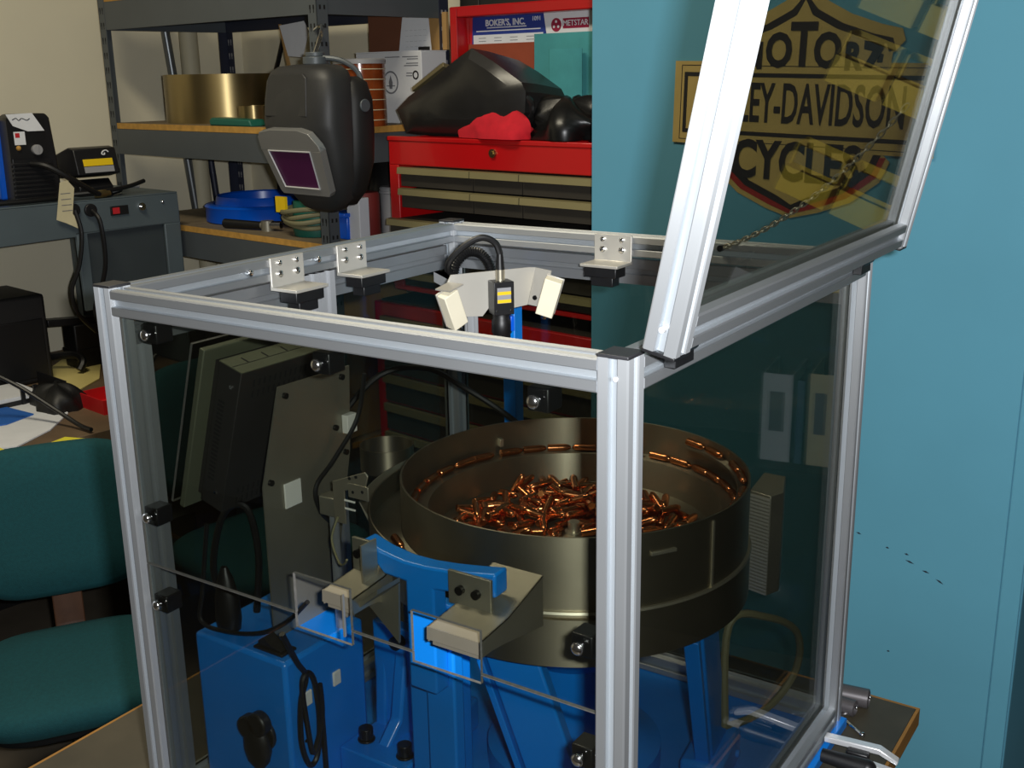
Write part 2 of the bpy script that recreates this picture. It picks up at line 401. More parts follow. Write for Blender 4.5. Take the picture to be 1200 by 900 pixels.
for yy in (0.19, 0.70): ob('slot_insert', MB().box(0.012, 0.0275, yy, yy + 0.035, 0.0035, 0.0085), 'black_plastic', lid, bev=.001)
# support chain from the back rail to the lid
P0 = Vector((0.655, D - E - .004, 0.914)); P1 = Vector((0.978, 0.845, 1.172))
ch = thing('support_chain', 'thin steel support chain running from the back rail up to the lid', 'chain', P0)
pts = [P0.lerp(P1, t) + Vector((0, 0, -0.035 * 4 * t * (1 - t))) for t in [i / 36 for i in range(37)]]
lk = mesh(MB().tube([(0.0082 * math.cos(a) * 1.15, 0.0040 * math.sin(a), 0) for a in [2 * PI * k / 12 for k in range(12)]], 0.0013, 6, True), 'steel_bright', 60)
for i in range(36):
    mid = (pts[i] + pts[i + 1]) / 2; d = (pts[i + 1] - pts[i]).normalized()
    l = ob('chain_link', lk, None, ch)
    q = d.to_track_quat('X', 'Z') @ Matrix.Rotation((i % 2) * PI / 2 + .35, 3, 'X').to_quaternion()
    l.location = mid - P0; l.rotation_mode = 'QUATERNION'; l.rotation_quaternion = q
ob('hook', MB().cyl((0, 0.004, 0), (0, -.006, 0), .006, 12), 'bolt_black', ch)

# ------------------------------------------------------------------ bench
bench = thing('workbench', 'low workbench with dark worn top and wooden edge under the machine', 'workbench', (0, 0, FW))
hz = -0.02 - FW
ob('bench_top', MB().box(-0.32, 1.03, -0.62, 1.06, hz - 0.038, hz), 'bench_top', bench, bev=.0015)
ob('edge_strip', MB().box(1.03, 1.036, -0.62, 1.066, hz - 0.038, hz - .0004), 'bench_edge', bench)
ob('edge_strip', MB().box(-0.326, -0.32, -0.62, 1.066, hz - 0.038, hz - .0004), 'bench_edge', bench)
ob('edge_strip', MB().box(-0.32, 1.03, 1.06, 1.066, hz - 0.038, hz - .0004), 'bench_edge', bench)
for x in (-0.25, 0.90):
    for y in (-0.5, 0.90): ob('leg', MB().box(x, x + .07, y, y + .07, 0, hz - .038), 'shelf_grey', bench, bev=.003)

# ------------------------------------------------------------------ feeder machine inside the enclosure
BC = Vector((0.544, 0.524, 0))
drv = thing('feeder_drive_base', 'blue painted cast drive base with slanted legs under the steel bowl', 'feeder base', (0, 0, -0.02))
ob('base_plate', MB().box(-0.008, W + 0.010, -0.008, D + 0.008, 0.0, 0.0198), 'blue_paint', drv, bev=.002)
ob('drive_body', MB().lathe([(0.0, 0.02), (0.16, 0.02), (0.16, 0.065), (0.12, 0.08), (0.10, 0.10), (0.10, 0.25), (0.16, 0.31), (0.16, 0.345), (0, 0.345)], 40, (BC.x, BC.y, 0)), 'blue_paint', drv)
ob('bowl_plate', MB().lathe([(0, 0.345), (0.215, 0.345), (0.215, 0.388), (0, 0.388)], 40, (BC.x, BC.y, 0)), 'blue_paint', drv)
def leg_at(ang, r=0.262):
    M = Matrix.Translation((BC.x, BC.y, 0)) @ Matrix.Rotation(ang, 4, 'Z')
    l = ob('leg', MB().prism([(0.105, 0.07), (0.015, 0.07), (-0.085, 0.375), (0.005, 0.375)], 'x', r - .03, r - .002).xf(M), 'blue_paint', drv, bev=.004)
    ob('leaf_spring', MB().prism([(0.012, 0.06), (0.0, 0.06), (-0.10, 0.36), (-0.088, 0.36)], 'x', r - .03, r - .004).xf(M), 'blue_paint', l, bev=.002)
    ob('foot_block', MB().box(r - .055, r + .02, -0.02, 0.125, 0.02, 0.085).xf(M), 'blue_paint', l, bev=.008)
    for yy in (0.015, 0.09): ob('bolt', MB().cyl((r + .018, yy, 0.05), (r + .026, yy, .05), .007, 10).xf(M), 'blue_paint', l)
for a in (-74, 8, 98, 188): leg_at(math.radians(a))
# front bracket with ribs and socket bolts
fb = ob('front_bracket', MB().box(0.275, 0.415, 0.185, 0.31, 0.0198, 0.138).box(0.275, 0.415, 0.285, 0.31, 0.13, 0.335), 'blue_paint', drv, bev=.004)
ob('rib', MB().prism([(0.31, 0.115), (0.31, 0.30), (0.285, 0.30), (0.262, 0.17), (0.20, 0.115)], 'x', 0.325, 0.350), 'blue_paint', fb, bev=.005)
ob('rib', MB().prism([(0.31, 0.115), (0.31, 0.33), (0.29, 0.33), (0.275, 0.115)], 'x', 0.277, 0.302), 'blue_paint', fb, bev=.005)
for x, y in ((0.302, 0.225), (0.390, 0.222)):
    ob('socket_bolt', MB().cyl((x, y, .138), (x, y, .1415), .0155, 16).cyl((x, y, .1415), (x, y, .162), .0125, 16), 'bolt_black', fb, bev=.001)
ob('socket_bolt', MB().cyl((0.338, 0.285, 0.312), (0.338, 0.268, .312), .0125, 16), 'bolt_black', fb, bev=.001)
ob('tower', MB().box(0.455, 0.525, 0.165, 0.235, 0.0198, 0.41), 'blue_paint', drv, bev=.004)
ob('camera_column', MB().box(0.188, 0.219, 0.835, 0.865, 0.0198, 0.86), 'blue_paint', drv, bev=.002)

# yoke bracket with the two chutes
yk = thing('chute_yoke', 'bright blue curved yoke bracket carrying the two steel chutes in front of the bowl', 'bracket', (0, 0, 0))
arc = [(0.412, 0.558), (0.45, 0.5465), (0.49, 0.5405), (0.53, 0.541), (0.57, 0.545), (0.61, 0.551), (0.655, 0.559)]
yoke_poly = [(0.412, 0.548), (0.452, 0.51), (0.493, 0.508), (0.493, 0.335), (0.545, 0.335), (0.545, 0.508), (0.58, 0.512), (0.655, 0.522)] + arc[::-1]
ob('yoke_plate', MB().prism(yoke_poly, 'y', 0.12, 0.152), 'blue_paint', yk, bev=.004)
ob('yoke_stem', MB().box(0.50, 0.555, 0.15, 0.175, 0.06, 0.47), 'blue_paint', yk, bev=.004)
def chute(x0, name, label, dz=0.0, w=0.088, ye=0.205):
    c = thing(name, label, 'chute', (x0, 0.0, dz))
    t = 0.002
    top = [(0.045, 0.496), (0.115, 0.503), (ye, 0.503 + (ye - .115) * .3), (ye, 0.503 + (ye - .115) * .3 - t), (0.115, 0.503 - t), (0.045, 0.496 - t)]
    ob('duct_top', MB().prism(top, 'x', 0, w), 'steel_bright', c)
    side = [(0.045, 0.474), (0.045, 0.496), (0.115, 0.503), (ye, 0.503 + (ye - .115) * .3), (ye, 0.45), (0.10, 0.468)]
    for x in (0, w - t): ob('duct_side', MB().prism(side, 'x', x, x + t), 'steel_bright', c)
    ob('mouth_flap', MB().prism([(0.0425, 0.478), (0.0445, 0.478), (0.0455, 0.4965), (0.0435, 0.4965)], 'x', 0.0, w), 'steel_bright', c)
    ob('mouth_lip', MB().box(0.006, w - .002, 0.048, 0.10, 0.469, 0.474), 'steel_bright', c)
    return c
cA = chute(0.592, 'feed_chute', 'steel chute behind the right window cut in the front pane')
mp = ob('mount_plate', MB().box(-0.014, 0.060, 0.113, 0.119, 0.500, 0.551), 'steel_plate', cA, bev=.001)
for x in (0.009, 0.037): ob('bolt', MB().cyl((x, 0.113, 0.526), (x, 0.106, .526), .0068, 12), 'bolt_black', mp)
cB = chute(0.398, 'feed_chute', 'steel chute behind the left window cut in the front pane', dz=0.006, w=0.058, ye=0.135)
mp = ob('mount_plate', MB().box(0.0, 0.040, 0.113, 0.119, 0.498, 0.555), 'steel_plate', cB, bev=.001)
ob('bolt', MB().cyl((0.014, 0.113, 0.532), (0.014, 0.106, .532), .0068, 12), 'bolt_black', mp)
ob('guide_fin', MB().box(0.041, 0.044, 0.085, 0.119, 0.500, 0.560), 'steel_bright', cB)
ob('side_gusset', MB().prism([(0.030, 0.452), (0.092, 0.505), (0.092, 0.512), (0.026, 0.458)], 'y', 0.06, 0.112).prism([(0.032, 0.452), (0.092, 0.503), (0.088, 0.405)], 'y', 0.108, 0.112), 'steel_plate', cB)
for w_ in (0.001,): ob('pin_strip', MB().box(0.050, 0.0525, 0.03, 0.034, 0.44, 0.507), 'steel_bright', cB)

# ------------------------------------------------------------------ the bowl
bw = thing('feeder_bowl', 'brushed steel vibratory feeder bowl holding a heap of copper bullets', 'bowl', (BC.x, BC.y, 0.368))
pr = [(0.0, 0.0), (0.304, 0.0), (0.304, 0.079), (0.300, 0.0805), (0.300, 0.2015), (0.2965, 0.2015), (0.2965, 0.139), (0.257, 0.1385), (0.2555, 0.1425), (0.2535, 0.1425), (0.2525, 0.139), (0.2455, 0.088), (0.20, 0.0835), (0.0, 0.084)]
ob('bowl_shell', MB().lathe(pr, 96), 'steel', bw, 30)
ob('upper_ledge', MB().lathe([(0.2965, 0.180), (0.281, 0.1785), (0.280, 0.182), (0.2785, 0.182), (0.2785, 0.1765), (0.2965, 0.1765)], 40, (0, 0, 0), math.radians(-25), math.radians(75), True), 'steel', bw, 30)
ob('seam_bead', MB().lathe([(0.3035, 0.077), (0.3060, 0.0792), (0.3045, 0.083), (0.2995, 0.083)], 96), 'steel_bright', bw)
ob('outer_track', MB().lathe([(0.301, 0.112), (0.352, 0.112), (0.353, 0.150), (0.3555, 0.150), (0.3555, 0.060), (0.301, 0.02)], 40, (0, 0, 0), math.radians(150), math.radians(262), True), 'steel', bw, 30)
ob('deflector', MB().lathe([(0.353, 0.112), (0.372, 0.150), (0.3735, 0.150), (0.3555, 0.105)], 18, (0, 0, 0), math.radians(160), math.radians(215), True), 'steel_bright', bw, 30)
ob('lower_band', MB().lathe([(0.303, -0.004), (0.312, -0.004), (0.312, 0.074), (0.303, 0.0745)], 40, (0, 0, 0), math.radians(-122), math.radians(-48), True), 'steel', bw, 30)
ob('center_bolt', MB().cyl((0, 0, 0.084), (0, 0, 0.087), 0.016, 20).cyl((0, 0, .087), (0, 0, .104), .0105, 20), 'steel_bright', bw)
a_ = math.radians(150); ob('rim_clip', MB().box(-.007, .007, -.004, .004, -.008, .008), 'steel_bright', bw, loc=(0.292 * math.cos(a_), 0.292 * math.sin(a_), .165), rot=(0, 0, a_), bev=.001)
a_ = math.radians(-33); ob('adjust_slot', MB().box(-.0035, .002, -.022, .022, -.003, .003), 'steel_bright', bw, loc=(0.302 * math.cos(a_), 0.302 * math.sin(a_), .168), rot=(0, 0, a_), bev=.001)
for a0 in (-46, -14):
    a_ = math.radians(a0); ob('weld_seam', MB().box(-.001, .002, -.002, .002, 0, .19), 'steel_bright', bw, loc=(0.301 * math.cos(a_), 0.301 * math.sin(a_), .004), rot=(0, 0, a_))
# side block with mesh face
sb = thing('sensor_block', 'grey block with a ribbed face standing at the right of the steel bowl', 'block', (0, 0, 0))
ob('block_body', MB().prism([(0.770, 0.768), (0.814, 0.758), (0.826, 0.79), (0.80, 0.872), (0.757, 0.872)], 'z', 0.30, 0.495), 'steel_plate', sb, bev=.002)
for i in range(28): ob('rib', MB().prism([(0.7705, 0.7655), (0.8135, 0.7557), (0.8138, 0.7587), (0.771, 0.7685)], 'z', 0.302 + i * .0068, 0.3062 + i * .0068), 'steel_light', sb, 0)

# ------------------------------------------------------------------ bullets
RBU, LBU = 0.0072, 0.047
bm_ = MB().lathe([(0.0, 0.0), (RBU * .85, 0.0), (RBU, 0.001), (RBU, LBU * .64), (RBU * .96, LBU * .75), (RBU * .83, LBU * .86), (RBU * .58, LBU * .95), (RBU * .3, LBU * .988), (0.0, LBU)], 14)
bmesh_ = mesh(bm_, 'copper', 40)
def bullet(p, d, label, group):
    o = ob('bullet', bmesh_, None); d = Vector(d).normalized()
    o.rotation_mode = 'QUATERNION'; o.rotation_quaternion = d.to_track_quat('Z', 'Y')
    o.location = Vector(p) - d * LBU / 2
    return tag(o, label, 'bullet', group)
zl = 0.368 + 0.139
st = (LBU + .002) / 0.279; a = math.radians(222); i = 0
while a > math.radians(-12):
    p = BC + Vector((0.279 * math.cos(a), 0.279 * math.sin(a), zl + RBU))
    s_ = 1 if (i * 7) % 5 != 0 else -1
    bullet(p, (math.sin(a) * s_, -math.cos(a) * s_, 0), 'copper bullet riding the inner ledge along the bowl wall', 'bullets queued on the bowl ledge')
    a -= st * (1.0 if (i % 6) else 1.25); i += 1
for a in (68, 57, 40, 30.5, 14, 4.5, -7):
    a = math.radians(a); p = BC + Vector((0.2885, 0, 0)); p = BC + Vector((0.2888 * math.cos(a), 0.2888 * math.sin(a), 0.368 + .180 + RBU))
    bullet(p, (math.sin(a), -math.cos(a), 0), 'copper bullet high up just under the right rim of the bowl', 'bullets on the upper ledge')
a = math.radians(235); bullet(BC + Vector((0.318 * math.cos(a), 0.318 * math.sin(a), .368 + .112 + RBU)), (-math.sin(a), math.cos(a), 0.0), 'single copper bullet lying on the outer track above the blue yoke', None)
fz = 0.368 + 0.085
placed = []
random.seed(11)
def pile(n, test, layer, tries=4000):
    k = 0
    for _ in range(tries):
        if k >= n: break
        r = 0.215 * math.sqrt(random.random()); t = random.random() * 2 * PI
        x, y = r * math.cos(t), r * math.sin(t)
        if not test(x, y): continue
        z = fz + RBU + layer * 0.0125
        if any((x - q[0]) ** 2 + (y - q[1]) ** 2 < 0.0165 ** 2 for q in placed if q[2] == layer): continue
        placed.append((x, y, layer)); k += 1
        d = Vector((random.uniform(-1, 1), random.uniform(-1, 1), random.uniform(-.22, .22) if layer < 2 else random.uniform(-.5, .5)))
        if d.xy.length < .2: d.x += .5
        bullet(BC + Vector((x, y, z)), d, 'copper bullet lying loose in the heap inside the steel bowl', 'bullets heaped in the bowl')
heap = lambda x, y: (x * -0.6 + y * 0.8) > -0.03 and (x * x + y * y) < 0.215 ** 2
heap2 = lambda x, y: (x * -0.6 + y * 0.8) > 0.03 and (x * x + y * y) < 0.19 ** 2
pile(100, heap, 0); pile(60, heap2, 1); pile(14, lambda x, y: heap2(x, y) and y > .05, 2)
# ------------------------------------------------------------------ blue control box
cb = thing('control_box', 'bright blue control box with rocker switch and black plug behind the front pane', 'control box', (0.062, 0.074, 0.0))
ob('body', MB().box(0, 0.212, 0, 0.19, 0.0, 0.327), 'blue_paint', cb, bev=.007)
sw = ob('rocker_switch', MB().box(0.128, 0.193, 0.014, 0.048, 0.326, 0.331), 'black_plastic', cb, bev=.001)
ob('rocker', MB().prism([(0.135, 0.331), (0.186, 0.331), (0.186, 0.334), (0.163, 0.338), (0.148, 0.349), (0.135, 0.340)], 'y', 0.019, 0.043), 'black_plastic', sw, bev=.001)
pl = ob('power_socket', MB().cyl((0.152, 0.0, 0.185), (0.152, -0.008, 0.185), 0.030, 20), 'black_plastic', cb, bev=.002)
for x, z in ((0.160, 0.212), (0.137, 0.200)): ob('plug_lobe', MB().cyl((x, -0.006, z), (x, -0.026, z), 0.021, 16), 'rubber', pl, bev=.004)
ob('plug_body', MB().loft([[(0.150 + r * math.cos(t), -0.014 + .6 * r * math.sin(t), z) for t in [2 * PI * k / 14 for k in range(14)]] for z, r in ((0.198, .018), (0.185, .027), (0.16, .028), (0.14, .022), (0.126, .010))]), 'rubber', pl)
ob('power_cord', MB().tube(smooth_path([(0.150, -0.014, 0.13), (0.150, -0.016, 0.09), (0.146, -0.018, 0.02)]), 0.006), 'rubber', pl)
for y, z in ((0.045, 0.245), (0.115, 0.248)): ob('cable_clip', MB().box(0.211, 0.2155, y - .009, y + .009, z - .013, z + .013), 'white_plastic', cb, bev=.0015)
for y, z in ((0.03, 0.23), (0.035, 0.17)): ob('screw', MB().cyl((0.2115, y, z), (0.2135, y, z), .003, 8), 'bolt_black', cb)

# cables
def cable(name, label, pts, r=0.0042, m='rubber', group=None):
    p0 = Vector(pts[0]); o = ob(name, MB().tube([p - p0 for p in smooth_path(pts, 6)], r, 8), m, loc=p0); return tag(o, label, 'cable', group)
cable('cable_coil', 'black cable hung in a long coil on the side of the blue control box',
      [(0.300, 0.05, 0.40), (0.288, 0.088, 0.33), (0.2815, 0.112, 0.29), (0.282, 0.096, 0.25), (0.283, 0.090, 0.18), (0.283, 0.105, 0.13), (0.283, 0.125, 0.14), (0.282, 0.135, 0.2), (0.282, 0.13, 0.27), (0.283, 0.115, 0.296), (0.2835, 0.1, 0.28), (0.2845, 0.105, 0.2), (0.284, 0.115, 0.148), (0.2835, 0.140, 0.2), (0.283, 0.140, 0.26), (0.283, 0.142, 0.1), (0.283, 0.142, 0.01)], 0.0048)
cable('data_cable', 'black cable sagging across the top of the blue control box to the chute', [(0.09, 0.10, 0.52), (0.075, 0.09, 0.40), (0.07, 0.085, 0.345), (0.12, 0.09, 0.336), (0.21, 0.085, 0.36), (0.30, 0.06, 0.415), (0.36, 0.05, 0.47)], 0.0038)
cable('cable_loop', 'black cable looping behind the blue control box by the left post', [(0.065, 0.15, 0.335), (0.06, 0.13, 0.42), (0.085, 0.14, 0.52), (0.12, 0.16, 0.535), (0.13, 0.17, 0.45), (0.12, 0.165, 0.34)], 0.006)
ad = tag(ob('power_adapter', MB().loft([[(0.105 + r * math.cos(t), 0.115 + r * .8 * math.sin(t), z) for t in [2 * PI * k / 14 for k in range(14)]] for z, r in ((0.3275, .022), (0.345, .025), (0.385, .023), (0.42, .015), (0.44, .006))]), 'rubber'), 'black moulded plug standing upright on the blue control box', 'plug')
cable('plate_cable', 'black cable snaking down the grey mounting plate', [(0.235, 0.345, 0.74), (0.222, 0.335, 0.66), (0.214, 0.28, 0.60), (0.212, 0.235, 0.565), (0.214, 0.24, 0.52), (0.216, 0.275, 0.47), (0.218, 0.27, 0.40), (0.222, 0.26, 0.33)], 0.004)
cable('overhead_cable', 'dark cable arching behind the enclosure front rail near the back post', [(0.06, 0.46, 0.60), (0.092, 0.55, 0.67), (0.153, 0.62, 0.676), (0.201, 0.68, 0.628), (0.255, 0.72, 0.581), (0.30, 0.76, 0.53)], 0.006)
cable('sensor_lead', 'pale thin fibre lead curving from the sensor bracket to the chute', [(0.300, 0.19, 0.545), (0.295, 0.178, 0.51), (0.32, 0.165, 0.48), (0.355, 0.14, 0.495), (0.37, 0.13, 0.51)], 0.0019, 'khaki_cable')

# ------------------------------------------------------------------ panel computer on its mounting plate
plt_ = thing('mounting_plate', 'tall grey sheet metal plate standing beside the panel computer', 'plate', (0.2, 0, 0.0))
ob('plate_sheet', MB().prism([(0.175, 0.752), (0.345, 0.75), (0.335, 0.60), (0.30, 0.45), (0.275, 0.30), (0.275, 0.0), (0.13, 0.0), (0.126, 0.40), (0.127, 0.595)], 'x', -0.0015, 0.0015), 'steel_plate', plt_)
for y, z in ((0.187, 0.735), (0.322, 0.735), (0.322, 0.60), (0.142, 0.60), (0.30, 0.65)): ob('bolt', MB().cyl((0.0015, y, z), (0.007, y, z), .0052, 12), 'bolt_black', plt_)
ob('adhesive_pad', MB().box(0.0015, 0.005, 0.170, 0.208, 0.545, 0.588), 'white_plastic', plt_, bev=.001)
ob('connector', MB().box(0.0015, 0.015, 0.318, 0.342, 0.635, 0.668), 'white_plastic', plt_, bev=.001)
ob('plate_foot', MB().box(-0.03, 0.03, 0.13, 0.275, 0.0, 0.004), 'steel_plate', plt_)
pc = thing('panel_computer', 'olive grey panel computer seen from its vented back inside the enclosure', 'computer', (0.108, 0.117, 0.537), rot=(0, math.radians(17.0), 0))
pc.scale = (0.97, 0.97, 0.97)
ob('case', MB().box(-0.052, 0.0, 0.0, 0.20, 0.0, 0.268), 'pc_dark', pc, bev=.0015)
ob('top_cover', MB().box(-0.051, 0.001, -0.001, 0.2, 0.2675, 0.2695), 'pc_case', pc)
ob('bezel', MB().box(-0.078, -0.066, -0.022, 0.22, -0.018, 0.285), 'pc_case', pc, bev=.002)
ob('bezel_neck', MB().box(-0.066, -0.052, 0.006, 0.195, 0.006, 0.262), 'pc_dark', pc)
ob('clear_cover', MB().box(-0.090, -0.085, -0.03, 0.225, -0.012, 0.29), ['smoked_acrylic', 'acrylic_edge'], pc, 0, edge=edgef(0))
v1 = mesh(MB().box(-0.022, -0.008, -0.0006, 0.0006, 0, 0.0035), 'vent_dark', 0)
for i in range(20): ob('vent_slot', v1, None, pc, loc=(-0.02, 0.0, 0.05 + i * .0078))
v2 = mesh(MB().box(-0.0006, 0.0006, 0, 0.0035, 0, 0.012), 'vent_dark', 0)
for i in range(11):
    for z in (0.236, 0.216, 0.026, 0.008): ob('vent_slot', v2, None, pc, loc=(0.0, 0.03 + i * .012, z))
v3 = mesh(MB().box(0, 0.016, 0, 0.003, 0, 0.0008), 'vent_dark', 0)
for i in range(3): ob('vent_slot', v3, None, pc, loc=(-0.04, 0.035 + i * .045, 0.2694))
ob('lid_seam', MB().box(-0.0225, -0.0215, 0, 0.2, 0.2693, 0.27), 'vent_dark', pc)
for x, z in ((-0.02, 0.03), (-0.018, 0.235)): ob('screw', MB().cyl((x, 0, z), (x, -.002, z), .0035, 10), 'chrome', pc)
ob('yellow_sticker', MB().box(0.0, 0.0012, 0.105, 0.15, 0.0, 0.19), 'cardboard_brown', pc)

# ------------------------------------------------------------------ vision camera, lights and carrier
vc = thing('vision_camera', 'black machine vision camera with a yellow label and cable on top', 'camera', (0.340, 0.600, 0.842), math.radians(54))
ob('body', MB().box(-0.019, 0.019, -0.034, 0.0, -0.030, 0.030), 'black_plastic', vc, bev=.0012)
ob('side_button', MB().cyl((0.019, -0.012, 0.022), (0.023, -0.012, .022), .004, 10).cyl((0.019, -0.012, 0.008), (0.023, -0.012, .008), .004, 10), 'black_plastic', vc)
lb = ob('rating_label', MB().box(-0.0135, 0.0125, -0.0348, -0.034, -0.008, 0.020), 'label_grey', vc)
for z in (0.007, -0.0075): ob('yellow_band', MB().box(-0.0132, 0.0125, -0.0352, -0.0346, z, z + .006), 'yellow_label', lb)
for x in (-0.014, 0.013): ob('screw', MB().cyl((x, -0.034, -0.022), (x, -.0352, -.022), .002, 8), 'chrome', vc)
ob('lens', MB().lathe([(0, -0.095), (0.014, -0.095), (0.016, -0.09), (0.016, -0.068), (0.0185, -0.064), (0.0185, -0.042), (0.016, -0.038), (0.016, -0.03), (0, -0.03)], 24, (0, -0.017, 0)), 'rubber', vc)
ob('blue_ring', MB().box(0.013, 0.020, -0.03, -0.004, -0.062, -0.034), 'blue_plastic', vc, bev=.001)
cn = ob('connector', MB().cyl((0, -0.014, 0.03), (0, -0.014, 0.05), 0.0085, 14), 'steel_bright', vc)
ob('strain_relief', MB().cyl((0, -0.014, 0.05), (0, -.014, 0.082), 0.0085, 12, .0055), 'rubber', cn)
ob('camera_cable', MB().tube(smooth_path([(0, -0.014, 0.078), (-0.008, -0.012, 0.098), (-0.03, -0.008, 0.108), (-0.055, 0.0, 0.098), (-0.082, 0.012, 0.072), (-0.086, 0.022, 0.052), (-0.072, 0.03, 0.036)]), 0.0062, 10), 'rubber', cn)
cc = thing('camera_carrier', 'pale steel carrier plate with folded wings holding the camera and lamps', 'bracket', (0.340, 0.600, 0.842), math.radians(54))
ob('carrier_plate', MB().prism([(-0.100, 0.022), (-0.088, 0.044), (0.062, 0.047), (0.074, 0.046), (0.058, -0.022), (0.028, -0.026), (0.022, -0.022), (-0.018, -0.022), (-0.03, -0.036), (-0.062, -0.034)], 'y', 0.001, 0.0035), 'steel_light', cc)
rw = ob('right_wing', MB().prism([(0.0, 0.046), (0.032, 0.042), (0.020, -0.028), (-0.016, -0.024)], 'y', -.001, .0015), 'steel_light', cc, loc=(0.074, 0.0, 0.0), rot=(0, 0, math.radians(-48)))
for x in (-0.001, 0.013): ob('screw', MB().cyl((x, -.001, -.01), (x, -.0035, -.01), .0045, 10), 'bolt_black', rw)
lw_ = ob('left_wing', MB().box(-0.036, 0.0, -.034, .0015, 0.018, 0.0205), 'steel_light', cc, loc=(-0.088, 0.002, 0.012), rot=(0, math.radians(-12), math.radians(30)))
ob('strut', MB().prism(prof(-0.055, 0.012, 0.02, .0033, .0025, .004, .0008), 'z', -0.11, -0.02), 'alu', cc)
ob('strut_arm', MB().box(-0.05, -0.03, 0.004, 0.24, -0.01, 0.01), 'alu', cc)
for nm, loc, rot, lab in (('left', (-0.094, -0.022, -0.012), (math.radians(8), math.radians(-24), math.radians(18)), 'cream block lamp on the left wing of the camera carrier'),
                     ('right', (0.089, -0.03, -0.004), (math.radians(8), math.radians(17), math.radians(-30)), 'cream block lamp on the right wing of the camera carrier')):
    M = Matrix.Rotation(math.radians(54), 4, 'Z'); wl = Vector((0.34, 0.60, 0.842)) + M @ Vector(loc)
    lmp = thing('block_lamp', lab, 'lamp', wl, rot=(Matrix.Rotation(math.radians(54), 3, 'Z') @ Matrix.Rotation(rot[2], 3, 'Z') @ Matrix.Rotation(rot[1], 3, 'Y') @ Matrix.Rotation(rot[0], 3, 'X')).to_euler(), group='lamps on the camera carrier')
    ob('diffuser', MB().box(-0.016, 0.016, -0.012, 0.010, -0.036, 0.034), 'white_diffuser', lmp, bev=.0015)
    ob('back_cover', MB().box(-0.017, 0.017, 0.010, 0.014, -0.034, 0.036), 'steel_light', lmp, bev=.001)
    ob('plug_stub', MB().cyl((0.0, 0.0, -0.036), (0, 0, -0.044), .0055, 10), 'chrome', lmp)
hs = []
cs = thing('corrugated_hose', 'black corrugated hose curling behind the vision camera', 'hose', (0.340, 0.600, 0.842), math.radians(54))
path = smooth_path([(-0.075, 0.03, 0.036), (-0.068, 0.03, 0.06), (-0.048, 0.028, 0.078), (-0.026, 0.026, 0.076), (-0.010, 0.024, 0.058), (-0.004, 0.022, 0.035)], 12)
ob('hose', MB().tube(path, [0.0085 + (0.0017 if k % 2 else -0.0004) for k in range(len(path))], 12), 'rubber', cs, 0)
# sensor bracket by the bowl
sn = thing('sensor_bracket', 'small hooked steel sensor bracket left of the bowl', 'bracket', (0.283, 0.2, 0.50))
ob('arm', MB().prism([(0.0, 0.03), (0.024, 0.03), (0.024, 0.088), (0.07, 0.103), (0.076, 0.122), (0.07, 0.128), (0.0, 0.10)], 'y', 0, 0.003), 'steel_bright', sn, bev=.0008)
t_ = ob('tab', MB().box(0.034, 0.076, -0.001, 0.002, 0.080, 0.104), 'steel_bright', sn, bev=.0008)
for x, z in ((0.044, 0.09), (0.064, 0.094), (0.038, 0.112), (0.052, 0.117)): ob('hole', MB().cyl((x, -.0015, z), (x, 0.0, z), .0028, 8), 'vent_dark', t_)
ob('sensor_body', MB().box(-0.035, 0.0, 0.002, 0.03, 0.035, 0.068), 'steel_plate', sn, bev=.002)
for z in (0.058, 0.072): ob('prong', MB().cyl((0.024, 0.001, z), (0.045, 0.001, z), .0018, 8), 'white_plastic', sn)
ob('standoff', MB().cyl((-0.02, 0.02, -0.5), (-0.02, 0.02, 0.04), .008, 12), 'alu', sn)
# hopper ring behind left
tag(ob('hopper_ring', MB().lathe([(0.052, 0.0), (0.054, 0.0), (0.054, 0.05), (0.052, 0.05)], 36, (0, 0, 0), 0, 2 * PI, True), 'steel', loc=(0.080, 0.575, 0.47)), 'thin round steel ring behind the left of the bowl', 'ring')
hr = bpy.data.objects['hopper_ring']
ob('ring_stem', MB().cyl((0.048, -0.02, -0.47), (0.048, -.02, 0.01), .006, 10), 'alu', hr)

# ------------------------------------------------------------------ loose things on the bench at the right
for i, (x, y, l, lab) in enumerate(((0.862, 1.005, 0.105, 'larger dark grey tube lying on the bench corner behind the enclosure'), (0.868, 0.968, 0.085, 'smaller dark grey tube lying on the bench corner in front of the larger one'))):
    t = thing('grey_tube', lab, 'tube', (x + .035, y, -0.02), math.radians(8 - 10 * i), 'tubes on the bench corner')
    r = 0.020 - i * .003
    ob('barrel', MB().lathe([(r * .75, 0), (r, 0.002), (r, l), (r * .75, l + .002), (r * .75, l - .03), (r * .3, l - .03)], 24).xf(Matrix.Translation((-.055, 0, r)) @ Matrix.Rotation(PI / 2, 4, 'Y')), 'socket_grey', t)
    ob('end_button', MB().ball((l - .052, 0, r * 1.2), .0035, 8, 6), 'chrome', t)
k = thing('chuck_key', 'small steel T shaped chuck key lying on the bench', 'key', (0.925, 0.935, -0.02), math.radians(-38))
ob('shaft', MB().cyl((-0.02, 0, .005), (0.055, 0, .005), .0035, 10), 'chrome', k)
ob('cross_bar', MB().cyl((-0.015, -.024, .007), (-.015, .024, .007), .0035, 10), 'chrome', k)
ob('tip', MB().ball((0.055, 0, .006), .006, 10, 6), 'chrome', k)
g = thing('bar_clamp', 'silver bar clamp with black grip lying on the bench by the right rail', 'clamp', (0.925, 0.79, -0.02), math.radians(4))
ob('bar', MB().prism([(0.0, 0.03), (0.0, 0.042), (0.10, 0.045), (0.135, 0.028), (0.133, 0.02), (0.10, 0.033)], 'y', 0.012, 0.030), 'alu_cut', g, bev=.002)
ob('grip', MB().cyl((0.005, -0.018, .022), (0.085, -0.022, .022), .0125, 16, .017).ball((.088, -.022, .022), .017, 14, 8), 'black_plastic', g)
